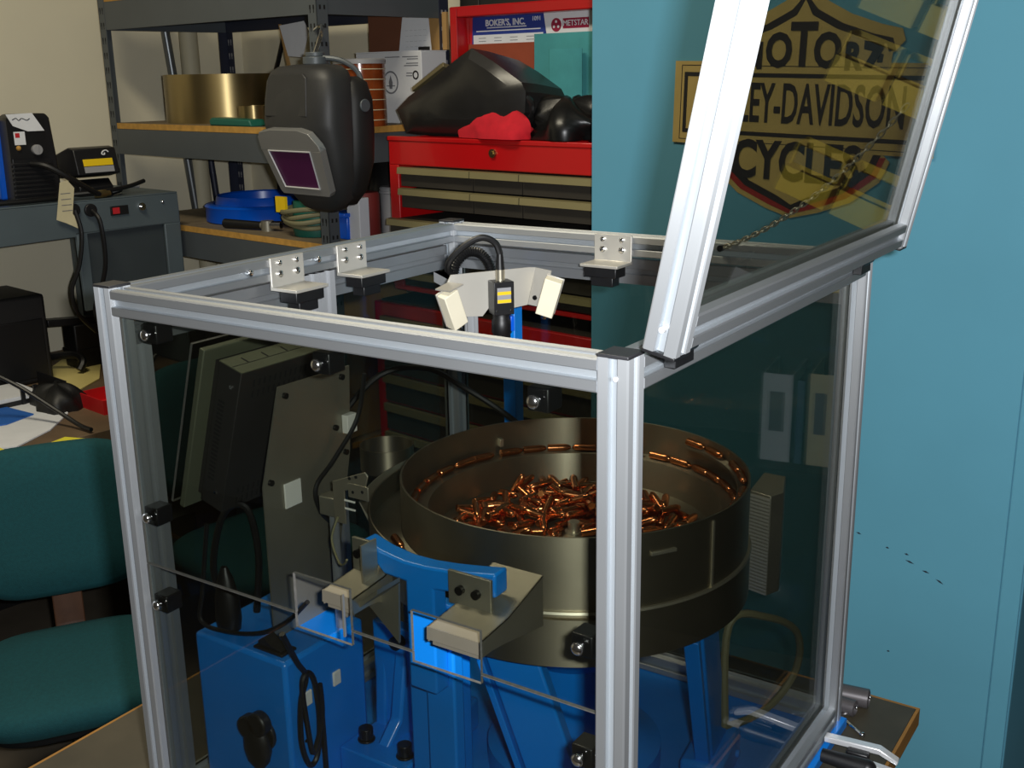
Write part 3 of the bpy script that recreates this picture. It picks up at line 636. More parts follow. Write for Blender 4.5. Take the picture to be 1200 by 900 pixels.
ob('jaw', MB().box(0.045, 0.085, -0.005, 0.014, .012, .036), 'black_plastic', g, bev=.003)
ob('slide', MB().prism([(0.07, 0.006), (0.14, 0.006), (0.14, 0.014), (0.075, 0.02)], 'y', -0.004, 0.012), 'alu_cut', g, bev=.001)
cable('floor_hose', 'dark hose looping behind the right pane under the bowl', [(0.80, 0.62, 0.10), (0.80, 0.62, 0.30), (0.84, 0.70, 0.29), (0.862, 0.80, 0.22), (0.85, 0.84, 0.12), (0.82, 0.78, 0.06), (0.78, 0.66, 0.07), (0.76, 0.60, 0.12)], 0.007, 'khaki_cable')
# ------------------------------------------------------------------ steel shelving in the room corner
sh = rthing('shelving_unit', 'grey steel shelving unit with wooden boards in the room corner', 'shelving', -2.30, 1.30, FZ)
SW, SD, PW = 1.24, 0.53, 0.04
for x in (0, SW):
    for y in (0, SD):
        sx = 1 if x == 0 else -1; sy = 1 if y == 0 else -1
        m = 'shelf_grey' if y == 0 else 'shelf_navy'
        p = ob('upright', MB().box(min(x, x + sx * PW), max(x, x + sx * PW), min(y, y + sy * .003), max(y, y + sy * .003), 0, 2.36)
               .box(min(x, x + sx * .003), max(x, x + sx * .003), min(y, y + sy * PW), max(y, y + sy * PW), 0, 2.36), m, sh)
        kh = MB()
        fo = -0.0005 if y == 0 else -.0005
        for z in [1.1 + i * .051 for i in range(25)]:
            for dx in (0.013, 0.029):
                xx = x + sx * dx
                yy = (y - .0004) if y == 0 else (y - .0036)
                kh.box(xx - .0032, xx + .0032, yy, yy + .0008, z, z + .012).box(xx - .0016, xx + .0016, yy, yy + .0008, z - .010, z)
            if x == SW:
                for dy in (0.013, 0.029):
                    yy = y + sy * dy; kh.box(SW - .0004, SW + .0006, yy - .0032, yy + .0032, z, z + .012)
        k_ = ob('keyholes', kh, 'vent_dark' if y == 0 else 'label_grey', p, 0); k_['kind'] = 'stuff'
for zt_, hb in ((2.222, .095), (1.784, .09), (1.441, .09), (0.80, .09), (0.2, .09)):
    ob('board', MB().box(0.003, SW - .003, 0.003, SD - .003, zt_ - .02, zt_), ['board_wood', 'board_top'], sh, 0, edge=lambda p: 1 if abs(p.normal[2]) > .5 else 0)
    ob('beam', MB().box(0.02, SW - .02, 0.001, 0.012, zt_ - .02 - hb, zt_ - .021), 'shelf_grey', sh)
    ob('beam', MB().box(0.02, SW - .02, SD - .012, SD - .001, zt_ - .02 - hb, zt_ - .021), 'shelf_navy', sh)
    for x in (0.003, SW - .014): ob('side_beam', MB().box(x, x + .011, 0.012, SD - .012, zt_ - .02 - hb, zt_ - .021), 'shelf_grey', sh)
# things on the middle shelf
ZM = 1.084
d = rthing('steel_drum', 'wide polished drum of brassy steel on the middle shelf', 'drum', -1.93, 1.56, ZM)
ob('drum_wall', MB().lathe([(0.215, 0), (0.215, 0.165), (0.212, 0.165), (0.212, 0.004), (0, .004), (0, 0)], 64), 'brass_steel', d, 30)
tag(ob('steel_cup', MB().lathe([(0, 0), (0.05, 0), (0.05, 0.062), (0.047, 0.062), (0.047, 0.004), (0, 0.004)], 32), 'brass_steel', loc=rm(-1.56, 1.41, ZM)), 'small brassy steel cup beside the wide drum', 'cup')
tag(ob('dark_strap', MB().prism([(-0.10, 0), (-0.105, 0.018), (-0.09, 0.026), (0.12, 0.022), (0.13, 0.0)], 'y', -0.03, 0.03), 'green_plastic', loc=rm(-1.56, 1.335, ZM), rot=(0, 0, TH), bev=.005), 'dark green flat strip at the front edge of the middle shelf', 'strip')
bs = rthing('brick_tin', 'round tin with a brown brick print behind the welding helmet', 'tin', -1.12, 1.50, ZM)
ob('tin_wall', MB().lathe([(0, 0), (0.078, 0), (0.078, 0.185), (0, 0.185)], 36), 'amber_brown', bs, 30)
ob('tin_lid', MB().lathe([(0, 0.185), (0.081, 0.185), (0.081, 0.197), (0.076, 0.2), (0, 0.2)], 36), 'label_grey', bs, 30)
for i in range(6):
    ob('joint_line', MB().lathe([(0.0782, 0.03 * i + .018), (0.0787, 0.03 * i + .019), (0.0782, .03 * i + .0205)], 36), 'paper_tan', bs)
wb = rthing('white_carton', 'white carton printed with a round emblem at the back of the middle shelf', 'carton', -1.36, 1.69, ZM)
ob('carton_body', MB().box(0, 0.315, 0, 0.11, 0, 0.222), 'box_white', wb, bev=.002)
ob('carton_flap', MB().box(0.0, 0.315, 0, 0.112, 0.222, 0.2245), 'paper', wb)
em = ob('round_emblem', MB().lathe([(0.031, -.0004), (0.036, -.0004), (0.036, 0.0004), (0.031, 0.0004)], 28, (0, 0, 0), 0, 2 * PI, True), 'ink_grey', wb, loc=(0.168, -0.0006, 0.128), rot=FACE)
ob('emblem_figure', MB().prism([(-.006, -.02), (.006, -.02), (.009, .0), (.004, .012), (.0, .022), (-.004, .012), (-.009, .0)], 'z', -.0004, .0004).box(-.02, .02, -.012, -.009, -.0004, .0004), 'ink_grey', em)
ob('round_mark', MB().lathe([(0.009, -.0004), (0.014, -.0004), (0.014, 0.0004), (0.009, 0.0004)], 20, (0, 0, 0), 0, 2 * PI, True), 'ink', wb, loc=(0.287, -0.0006, 0.150), rot=FACE)
for x0, x1, z in ((0.145, 0.215, .205), (0.228, 0.30, .205), (0.25, 0.30, .198), (0.245, 0.30, .185), (0.235, 0.30, .178), (0.245, 0.272, .155), (0.243, 0.27, .147)): ob('print_line', MB().box(x0, x1, -.001, 0, z, z + .0028), 'ink_grey', wb)
cd = rthing('brown_carton', 'brown cardboard panel leaning above the white carton', 'cardboard', -1.40, 1.785, ZM + .2265)
ob('panel', MB().box(0, 0.19, 0, .008, 0, .12), 'cardboard_brown', cd)
cl = rthing('calendar_sheet', 'grey calendar page hanging beside the brown cardboard', 'calendar', -1.215, 1.772, ZM + .2265)
ob('page', MB().prism([(-0.022, 0.0), (0.13, 0.0), (0.12, 0.105), (0.0, 0.105)], 'y', 0, .003), 'paper', cl)
for i in range(5):
    for j in range(4): ob('date_cell', MB().box(0.012 + i * .021, 0.026 + i * .021, -.0006, .0002, 0.012 + j * .017, 0.0125 + j * .017), 'ink_grey', cl)
ob('black_tab', MB().box(0.075, 0.125, -.004, 0.0, -0.002, 0.011), 'ink', cl)
tag(ob('tan_board', MB().box(0, 0.085, 0, .01, 0, .115), 'cardboard', loc=rm(-1.125, 1.80, ZM + .2265), rot=(0, 0, TH)), 'tan board standing behind the calendar page', 'board')
ws = rthing('paper_sheet', 'tilted white paper sheet clipped near the top of the shelf post', 'paper', -1.69, 1.70, ZM + .002)
ob('sheet', MB().prism([(-0.05, 0.22), (0.03, 0.215), (0.075, 0.30), (0.05, 0.335), (-0.09, 0.325)], 'y', 0, .002), 'paper', ws)
ob('clip_board', MB().prism([(-0.10, 0.33), (-0.09, 0.33), (0.0, 0.0), (-0.02, 0.0)], 'y', .003, .010), 'cardboard', ws)
bx = rthing('flat_black_box', 'flat black box with a white end label on the middle shelf', 'box', -1.56, 1.60, ZM)
ob('box_body', MB().box(0, 0.17, 0, .12, 0, .135), 'chair_black', bx, bev=.002)
ob('end_label', MB().box(0.005, 0.03, -.001, 0, .095, .13), 'paper', bx)
text('box_lettering', 'CM 1', .02, 'paper', bx, (0.065, -.001, .112), FACE)
# pipes standing in the corner
for nm, lab, a0, b0, a1, b1, r, m in (('white_pipe', 'thick cream pipe standing in the corner behind the shelving', -2.385, 1.71, -2.385, 1.71, 0.036, 'pipe_cream'),
                                  ('steel_tube', 'leaning grey steel tube left of the cream pipe', -2.36, 1.80, -2.41, 1.58, 0.017, 'pipe_steel'),
                                  ('dark_tube', 'thin dark tube leaning against the wall right of the cream pipe', -2.36, 1.88, -2.41, 1.70, 0.013, 'shelf_navy')):
    tag(ob(nm, MB().cyl((0, 0, 0), (Vector(rm(a1, b1, 1.9)) - Vector(rm(a0, b0, FZ))) / K, r, 20).cyl((0, 0, 0), (0, 0, .004), r + .002, 20), m, loc=rm(a0, b0, FZ)), lab, 'pipe')
cable('hanging_cord', 'black cord hanging down the wall behind the shelving', [rm(-2.05, 1.93, 1.6), rm(-2.06, 1.93, 1.42), rm(-2.10, 1.93, 1.32), rm(-2.16, 1.94, 1.22), rm(-2.19, 1.95, 1.05), rm(-2.19, 1.95, .5)], 0.011)
# things on the lower shelf
ZL = 0.741
br_ = rthing('blue_tub', 'shallow bright blue round tub on the lower shelf', 'tub', -1.79, 1.585, ZL)
ob('tub_wall', MB().lathe([(0, 0), (0.20, 0), (0.205, 0.004), (0.205, 0.05), (0.208, 0.055), (0.20, 0.062), (0.175, 0.062), (0.172, 0.05), (0.165, 0.085), (0.162, 0.09), (0.155, 0.085), (0.15, 0.03), (0, 0.03)], 64), 'blue_plastic', br_, 40)
wr = rthing('ratchet_handle', 'dark ratchet handle lying at the front of the lower shelf', 'tool', -1.68, 1.345, ZL, rz=math.radians(14))
ob('grip', MB().cyl((0, 0, .017), (0.16, 0, .017), .016, 14, .013), 'black_plastic', wr)
ob('head', MB().cyl((0.16, 0, .017), (0.19, 0, .017), .012, 12).cyl((.185, 0, .0), (.185, 0, .034), .021, 16), 'steel_plate', wr)
ob('socket', MB().cyl((0.20, 0, .02), (0.235, .01, .02), .014, 14), 'chrome', wr)
cr_ = rthing('cable_bundle', 'bundle of khaki cable around a green pot on the lower shelf', 'cable bundle', -1.29, 1.43, ZL)
ob('pot', MB().lathe([(0, 0), (0.07, 0), (0.075, .02), (.07, .11), (0, .11)], 24), 'green_plastic', cr_, 40)
for i, (r, z) in enumerate(((0.10, .04), (.105, .056), (.098, .07), (.103, .085))):
    ob('cable_turn', MB().tube([((r + .008 * math.sin(3 * t + i)) * math.cos(t), (r + .008 * math.cos(2 * t + i)) * math.sin(t), z + .008 * math.sin(2 * t + i)) for t in [2 * PI * k / 40 for k in range(40)]], .008, 8, True), 'khaki_cable', cr_)
ob('yellow_tag', MB().box(-0.095, -0.045, -.085, -.075, .075, .125), 'yellow_label', cr_)
tag(ob('red_can', MB().lathe([(0, 0), (.045, 0), (.047, .003), (.047, .13), (.043, .137), (0, .137)], 28), 'dark_red', loc=rm(-1.15, 1.52, ZL)), 'dark red can behind the khaki cable bundle', 'can')
gc = rthing('grey_tin', 'short grey tin with ribbed rim beside the red chest', 'tin', -1.13, 1.64, ZL)
ob('tin_wall', MB().lathe([(0, 0), (.055, 0), (.055, .125), (.058, .127), (.058, .133), (.055, .135), (.057, .142), (.052, .147), (0, .147)], 28), 'label_grey', gc, 40)
sbx = rthing('blue_case', 'small blue plastic case on the lower shelf end', 'case', -1.16, 1.44, ZL)
ob('case_body', MB().box(-.045, .05, -.03, .03, 0, .07), 'blue_plastic', sbx, bev=.004)
ob('case_lid', MB().box(-.05, .055, -.045, .032, .07, .083), 'blue_plastic', sbx, bev=.003)
ob('case_button', MB().cyl((0, -.0455, .076), (0, -.048, .076), .005, 10), 'yellow_label', sbx)
tag(ob('white_packet', MB().box(-.03, .03, -.02, .02, 0, .13), 'box_white', loc=rm(-1.09, 1.44, ZL), rot=(0, 0, TH), bev=.002), 'small white packet between the blue case and red chest', 'packet')
tag(ob('cloth_sack', MB().loft([[(r * math.cos(t) * (1 + .12 * math.sin(3 * t)) - .25 * z, r * .7 * math.sin(t), z) for t in [2 * PI * k / 20 for k in range(20)]] for z, r in ((0, .085), (.05, .1), (.12, .09), (.2, .065), (.25, .03), (.27, .012))]), 'paper_tan', loc=rm(-1.50, 1.70, ZL), rot=(0, 0, TH)), 'pale cloth sack behind the blue tub', 'sack')
tag(ob('black_sack', MB().loft([[(r * math.cos(t) * (1 + .1 * math.sin(5 * t + z * 30)), r * .7 * math.sin(t) * (1 + .1 * math.cos(4 * t)), z) for t in [2 * PI * k / 22 for k in range(22)]] for z, r in ((0, .07), (.06, .085), (.13, .08), (.2, .055), (.25, .02))]), 'black_bag', loc=rm(-1.27, 1.72, ZL), rot=(0, 0, TH)), 'crumpled black plastic sack at the back of the lower shelf', 'sack')
bxx = rthing('tan_box', 'tan cardboard box on a lower shelf seen over the enclosure rail', 'carton', -1.42, 1.34, FZ + .80)
ob('carton_body', MB().box(0, 0.32, 0, .30, 0, .52), 'cardboard', bxx, bev=.003)
ob('carton_flap', MB().box(0, 0.32, 0, .148, .521, .524), 'cardboard', bxx); ob('carton_flap', MB().box(0, 0.32, .152, .30, .521, .524), 'cardboard', bxx)

# ------------------------------------------------------------------ welding helmet hung on the shelf post
hm = rthing('welding_helmet', 'black welding helmet with silver framed purple lens hanging on the shelf post', 'helmet', -0.878, 1.035, 0.872)
def ring(z, w, f, k, e=3.2, n=36):
    f, k = f * .8, f * .8 + (k - f) * .62; out = []
    for i in range(n):
        t = 2 * PI * i / n; c, s_ = math.cos(t), math.sin(t)
        x = w * math.copysign(abs(c) ** (2 / e), c); y = math.copysign(abs(s_) ** (2 / e), s_)
        out.append((x, (f + k) / 2 + (k - f) / 2 * y, z))
    return out
ob('shell', MB().loft([ring(0, .04, .12, .18), ring(.012, .075, .10, .205), ring(.04, .108, .083, .225), ring(.09, .130, .056, .24), ring(.15, .142, .03, .245), ring(.22, .148, .006, .245), ring(.24, .148, .0, .245), ring(.30, .147, .008, .24), ring(.35, .140, .018, .232), ring(.375, .128, .03, .22), ring(.388, .105, .05, .2), ring(.393, .06, .09, .16)]), 'helmet', hm, 60)
ob('side_shell', MB().loft([ring(.02, .09, .13, .235), ring(.06, .125, .12, .265), ring(.14, .152, .105, .29), ring(.22, .158, .10, .295), ring(.30, .157, .105, .29), ring(.345, .145, .115, .27), ring(.36, .12, .13, .24)]), 'helmet_dark', hm, 60)
ob('brow_panel', MB().prism([(-.085, .0), (-.078, .10), (-.062, .112), (.072, .112), (.088, .10), (.095, 0)], 'y', -.004, .004), 'helmet', hm, bev=.003, loc=(-.015, .0065, .258), rot=(math.radians(-7), 0, 0))
bz = ob('lens_frame', MB().prism([(-.128, .13), (.128, .13), (.126, .145), (.10, .178), (.06, .188), (-.06, .188), (-.112, .18), (-.126, .165)], 'y', -.010, .01).prism([(-.128, .13), (-.098, .13), (-.078, .02), (-.10, .0), (-.11, .01)], 'y', -.010, .01)
        .prism([(.128, .13), (.085, .13), (.072, .02), (.10, .0), (.11, .01)], 'y', -.010, .01).prism([(-.105, .0), (-.078, .02), (.072, .02), (.10, 0.0)], 'y', -.010, .01), 'helmet_silver', hm, bev=.002, loc=(-.002, .060, .052), rot=(math.radians(20), 0, 0))
ob('lens', MB().box(-.1, .1, -.008, -.002, .012, .135), 'lens_purple', bz)
ob('lens_trim', MB().tube([(-.097, -.011, .128), (.085, -.011, .128), (.072, -.011, .022), (-.078, -.011, .022)], .0024, 6, True), 'alu_cut', bz)
ob('knob', MB().cyl((0.01, .10, .392), (0.01, .10, .412), .034, 20).cyl((.01, .1, .412), (.01, .1, .424), .026, 20), 'shelf_grey', hm, bev=.002)
ob('head_strap', MB().tube(smooth_path([(0.02, .10, .41), (.06, .13, .405), (.085, .15, .392), (.105, .165, .37), (.12, .165, .34)]), .007, 8), 'shelf_grey', hm)
ob('hanging_hook', MB().tube(smooth_path([(.01, .10, .42), (-.05, .17, .47), (-.13, .24, .50), (-.19, .262, .49)]), .006, 8), 'chrome', hm)
ob('pivot_badge', MB().cyl((.148, .14, .285), (.160, .14, .285), .017, 16), 'shelf_grey', hm, bev=.002)

# ------------------------------------------------------------------ red tool chest and roller cabinet
tc = rthing('tool_chest', 'red metal tool chest with open lid and tan edged drawers', 'tool chest', -0.945, 1.45, 0.60)
CWD, CDP = 0.84, 0.33
ob('case', MB().box(0, CWD, 0.006, CDP, 0.0, 0.012).box(0, .012, .006, CDP, .012, .455).box(CWD - .012, CWD, .006, CDP, .012, .455).box(.012, CWD - .012, CDP - .01, CDP, .012, .455).box(.012, CWD - .012, .02, CDP - .01, .36, .366), 'red_paint', tc, bev=.002)
fr = ob('front_frame', MB().box(0, CWD, 0, .012, 0.377, 0.452).box(0, .038, 0, .012, 0.012, .377).box(CWD - .03, CWD, 0, .012, .012, .377).box(0, CWD, 0, .012, 0, .012), 'red_paint', tc, bev=.0025)
ob('top_lip', MB().box(-.003, CWD, -.004, .02, .446, .460), 'red_paint', fr, bev=.003)
ob('lock', MB().cyl((.427, .0, .423), (.427, -.006, .423), .012, 18).cyl((.427, -.006, .423), (.427, -.009, .423), .007, 14), 'brass_steel', fr)
cols = [(.040, .338), (.342, .524), (.528, CWD - .032)]
for ri, zt_ in enumerate((0.373, 0.311, 0.227, 0.14, 0.06)):
    zb = (0.311, 0.248, 0.14, 0.06, 0.012)[ri]
    for ci, (x0, x1) in enumerate(cols):
        yo = -0.05 if (ri == 2 and ci == 0) else 0.0
        dr = ob('drawer', MB().box(x0, x1, yo + .008, .30 + yo, zb + .004, zt_ - .006), 'drawer_dark', tc)
        ob('drawer_pull', MB().prism([(yo + .010, zt_ - .001), (yo - .007, zt_ - .003), (yo - .009, zt_ - .021), (yo - .005, zt_ - .021), (yo - .003, zt_ - .008), (yo + .010, zt_ - .006)], 'x', x0, x1), 'tan_strip', dr)
ld = ob('chest_lid', MB().box(0, CWD, CDP - .004, CDP + .012, .458, .832).box(0, .03, CDP - .06, CDP - .004, .458, .832).box(CWD - .03, CWD, CDP - .06, CDP - .004, .458, .832).box(.03, CWD - .03, CDP - .06, CDP - .004, .80, .832), 'red_paint', tc, bev=.004)
ob('lid_lining', MB().box(.032, CWD - .032, CDP - .012, CDP - .005, .46, .722), 'lid_lining', ld)
st1 = ob('blue_sticker', MB().prism([(.045, .722), (.35, .722), (.335, .80), (.05, .80)], 'y', CDP - .009, CDP - .006), 'navy_print', ld)
ob('sticker_panel', MB().box(.052, .335, CDP - .0098, CDP - .0088, .722, .748), 'paper', st1)
text('sticker_title', "BOKER'S, INC.", .026, 'white_print', st1, (.185, CDP - .0098, .781), FACE, bold=.0006)
text('sticker_number', "1091", .018, 'white_print', st1, (.31, CDP - .0098, .787), FACE)
for z, x0, x1 in ((.7665, .11, .27), (.7575, .065, .325)): ob('sticker_line', MB().box(x0, x1, CDP - .0098, CDP - .0088, z, z + .003), 'white_print', st1)
for i in range(4):
    for j in range(2): ob('sticker_line', MB().box(.075 + i * .065, .105 + i * .065, CDP - .0104, CDP - .0096, .729 + j * .009, .7305 + j * .009), 'ink_grey', st1)
st2 = ob('white_sticker', MB().prism([(.352, .718), (.52, .722), (.52, .80), (.337, .80)], 'y', CDP - .009, CDP - .006), 'white_print', ld)
ob('red_round_mark', MB().cyl((.385, CDP - .0085, .766), (.385, CDP - .0098, .766), .019, 20), 'crimson', st2)
for dx, dz in ((0, .009), (-.008, -.005), (.008, -.005)): ob('mark_dot', MB().cyl((.385 + dx, CDP - .0095, .766 + dz), (.385 + dx, CDP - .0104, .766 + dz), .004, 8), 'white_print', st2)
ob('crimson_band', MB().box(.41, .505, CDP - .0098, CDP - .0088, .755, .783), 'crimson', st2)
text('band_text', 'METSTAR', .022, 'white_print', st2, (.457, CDP - .0104, .769), FACE)
text('phone_text', '763 784-6754', .015, 'ink', st2, (.445, CDP - .0098, .737), FACE)
rc = rthing('roller_cabinet', 'red roller cabinet with tan edged drawers below the tool chest', 'tool cabinet', -1.03, 1.43, FZ)
ob('case', MB().box(0, .95, .006, .48, .06, 1.255), 'red_paint', rc, bev=.004)
ob('work_top', MB().box(0.02, .93, .02, .47, 1.255, 1.262), 'drawer_dark', rc)
for i in range(12):
    z1 = 1.215 - i * .094
    if z1 < .15: break
    dr = ob('drawer', MB().box(.045, .905, -.002, .3, z1 - .086, z1), 'drawer_dark', rc)
    ob('drawer_pull', MB().box(.045, .905, -.014, -.001, z1 - .024, z1), 'tan_strip', dr)
for x in (.05, .86):
    for y in (.05, .38): ob('caster', MB().cyl((x, y, .03), (x + .03, y, .03), .03, 16), 'rubber', rc)
# old black mask lying on the chest
om = rthing('leather_mask', 'old black welding mask lying on its back on the red chest', 'helmet', -0.685, 1.48, 1.062)
sil = [(-.255, .074), (-.215, .006), (-.10, 0), (.10, .0), (.215, .02), (.262, .07), (.266, .125), (.25, .150), (.15, .205), (.066, .243), (.0, .212), (-.10, .16), (-.20, .112)]
def sring(y, s, dx=0.0, dz=0.0, fl_=1.0): return [((x * s + dx), y, max(z, 0) * s * fl_ + dz) for x, z in sil]
ob('mask_shell', MB().loft([sring(-.035, .45, .03, .05), sring(-.02, .78, .02, .022), sring(.0, .985), sring(.06, .95, .01), sring(.16, .85, .04), sring(.19, .6, .06, .02)]), 'old_mask', om, 24)
fm = ob('window_frame', MB().obox((0, 0, 0), (.15, .014, .05)).obox((0, 0, .0), (.13, .02, .03)), 'mask_edge', om, bev=.002, loc=(-.118, .03, .158), rot=(math.radians(70), math.radians(-27), 0))
for i in range(5): ob('rivet', MB().ball((-.135 + .012 * i, .012 - .004 * i, .12 - .024 * i), .0055, 8, 6), 'chrome', om)
ob('side_stud', MB().cyl((.165, .0, .095), (.165, -.012, .098), .012, 14), 'mask_edge', om)
ob('side_patch', MB().obox((.165, -.002, .096), (.05, .01, .05), Matrix.Rotation(.6, 3, 'Y')), 'old_mask', om, bev=.004)
ob('chin_strap', MB().tube(smooth_path([(.2, .0, .1), (.24, .0, .115), (.262, .02, .095), (.245, .03, .06)]), .010, 8), 'old_mask', om)
random.seed(3)
def lump(name, label, cat, a, b, z, sx, sy, sz, m, seed, n=26, k=14, cr=.16):
    rnd = random.Random(seed); ph = [rnd.uniform(0, 6.28) for _ in range(6)]
    mb = MB(); vv = []; ff = []
    for i in range(k + 1):
        t = (PI / 2) * i / k
        for q in range(n):
            p = 2 * PI * q / n
            f = 1 + cr * math.sin(3 * p + ph[0] + 2 * t) * math.sin(t) + cr * .6 * math.sin(7 * p + ph[1] - 3 * t) * math.sin(t)
            zz = math.cos(t) ** .8 * (1 + cr * math.sin(4 * p + ph[2]) * math.sin(2 * t))
            vv.append((sx * f * math.sin(t) * math.cos(p), sy * f * math.sin(t) * math.sin(p), sz * zz))
    for i in range(k):
        for q in range(n): ff.append((i * n + q, i * n + (q + 1) % n, (i + 1) * n + (q + 1) % n, (i + 1) * n + q))
    mb.add(vv, ff)
    return tag(ob(name, mb, m, None, 80, loc=rm(a, b, z), rot=(0, 0, TH)), label, cat)
lump('shop_rag', 'crumpled red rag on the front edge of the red chest', 'rag', -.515, 1.475, 1.062, .125, .045, .075, 'red_cloth', 4)
lump('plastic_bag', 'shiny black plastic bag right of the red rag', 'bag', -.33, 1.56, 1.062, .15, .09, .10, 'black_bag', 9, cr=.30)
tw = rthing('teal_towel', 'teal towel draped against the inside of the chest lid', 'towel', -.585, 1.70, 1.062)
rows = []
for i in range(15):
    t = i / 14; z = .28 * (1 - t); rows.append([(x + .012 * math.sin(9 * x + t), .03 + -.05 * t ** 2 + .012 * math.sin(28 * x + 5 * t) * (.3 + t), z) for x in [-.02 - .02 * t + .30 * k / 20 for k in range(21)]])
vv = [p for r in rows for p in r] + [(p[0], p[1] + .006, p[2]) for r in rows for p in r]
ff = []; nn = 21 * 15
for i in range(14):
    for k in range(20):
        q = (i * 21 + k, i * 21 + k + 1, (i + 1) * 21 + k + 1, (i + 1) * 21 + k); ff += [q, tuple(nn + x for x in reversed(q))]
for i in range(14): ff += [(i * 21, (i + 1) * 21, nn + (i + 1) * 21, nn + i * 21), (i * 21 + 20, nn + i * 21 + 20, nn + (i + 1) * 21 + 20, (i + 1) * 21 + 20)]
for k in range(20): ff += [(k, nn + k, nn + k + 1, k + 1), (14 * 21 + k, 14 * 21 + k + 1, nn + 14 * 21 + k + 1, nn + 14 * 21 + k)]
ob('towel_cloth', MB().add(vv, ff), 'teal_cloth', tw, 80)
ob('towel_fold', MB().loft([[(.06 + .012 * math.sin(6 * z), .0, z), (.075, -.02, z), (.16, -.022, z), (.18, -.004, z), (.17, .01, z)] for z in (.06, .1, .15, .2, .235)]), 'teal_cloth', tw, 60)
lk2 = rthing('dark_locker', 'tall dark grey locker behind the red tool chest', 'locker', -1.10, 1.925, FZ)
ob('locker_body', MB().box(0, 1.0, 0.0, .07, 0, 2.6), 'dark_locker', lk2)
for x in (.07, .36, .66): ob('locker_rib', MB().box(x, x + .02, -.006, 0, .02, 2.6), 'dark_locker', lk2, bev=.003)

# ------------------------------------------------------------------ big blue cabinet with the shield sign
bc = rthing('blue_cabinet', 'tall light blue metal cabinet filling the right background', 'cabinet', -0.077, 1.32, FZ)
CW = 1.076
ob('cabinet_body', MB().box(0, CW, 0.004, .5, 0, 2.7), 'cabinet_blue', bc, bev=.003)
ob('door_panel', MB().box(0.004, CW - .042, 0, .0045, .06, 2.66), 'cabinet_blue', bc, bev=.0015)
ob('side_strip', MB().box(CW - .0405, CW - .003, 0, .0045, .06, 2.66), 'cabinet_blue', bc, bev=.0015)
random.seed(5)
for x, z, l, r in ((.735, 1.0 - .03, .012, -.25), (.80, .955, .008, -.2), (.842, .952, .01, -.2), (.85, .937, .02, -.25), (.885, .925, .016, -.2), (.915, .912, .018, -.45), (.82, .72, .007, 0), (.66, .86, .005, .4)):
    ob('scuff_mark', MB().prism([(-l / 2, -.001), (0, -.0022), (l / 2, .0), (0, .002)], 'y', -.0003, .0002), 'scuff', bc, 0, loc=(x, 0, z), rot=(0, -r, 0))
sg = rthing('shield_sign', 'cream bar and shield motorcycle sign stuck on the blue cabinet', 'sign', 0.465, 1.3185, 1.157)
sg.rotation_euler = (0, math.radians(1.6), TH)
sg.rotation_euler = (Matrix.Rotation(TH, 3, 'Z') @ Matrix.Rotation(math.radians(1.6), 3, 'Y')).to_euler()
def shield(s=1.0, inset=0.0):      # right half of the shield outline, mirrored
    R_ = [(0, .235), (.045, .205), (.10, .178), (.165, .158), (.205, .150), (.213, .128), (.190, .105), (.188, .086), (.188, -.084), (.205, -.10), (.188, -.14), (.13, -.185), (.06, -.212), (0, -.228)]
    R_ = [(max(0, x - inset) if x else 0, z - inset * (1 if z > .12 else (-1 if z < -.09 else 0))) for x, z in R_]
    return R_ + [(-x, z) for x, z in reversed(R_[1:-1])]
def layer(name, poly, m, y0, y1, par=sg): return ob(name, MB().prism(poly, 'y', y0, y1), m, par, 0)
layer('shield_base', shield(), 'sign_cream', -.0012, 0)
layer('shield_red', [(x, z) for x, z in shield(1, .008) if z < -.09], 'sign_red', -.0016, -.0011)
layer('shield_line', shield(1, .017), 'ink', -.0019, -.0011)
layer('shield_field', shield(1, .028), 'sign_cream', -.0023, -.0011)
bar = ob('name_bar', MB().box(-.303, .290, -.0028, 0, -.087, .087), 'sign_cream', sg, 0)
def frame(name, x, z, t, m, y0, y1): return ob(name, MB().box(-x, x, y0, y1, z - t, z).box(-x, x, y0, y1, -z, -z + t).box(-x, -x + t, y0, y1, -z + t, z - t).box(x - t, x, y0, y1, -z + t, z - t), m, sg, 0)
frame('bar_pinline', .286, .079, .0016, 'ink', -.0032, -.0027)
frame('bar_border', .278, .064, .0085, 'ink', -.0034, -.0027)
t1 = text('bar_lettering', 'HARLEY-DAVIDSON', .112, 'ink', sg, (-.008, -.0034, .0), FACE, .0004, .47, bold=.002)
for ch_, x, s_, dz in (('M', -.110, .070, -.028), ('O', -.052, .092, -.018), ('T', 0.002, .118, -.008), ('O', .056, .092, -.018), ('R', .110, .070, -.028)):
    text('top_lettering', ch_, s_, 'ink', sg, (x, -.0034, .124 + dz), FACE, .0004, .8, bold=.0035)
for sx in (1, -1): layer('corner_stroke', [(sx * .132, .128), (sx * .172, .124), (sx * .172, .112), (sx * .150, .076), (sx * .132, .076), (sx * .150, .108), (sx * .132, .112)], 'ink', -.0036, -.0028)
t2 = text('bottom_lettering', 'CYCLES', .108, 'ink', sg, (0.0, -.0034, -.116), FACE, .0004, .78, bold=.0035)

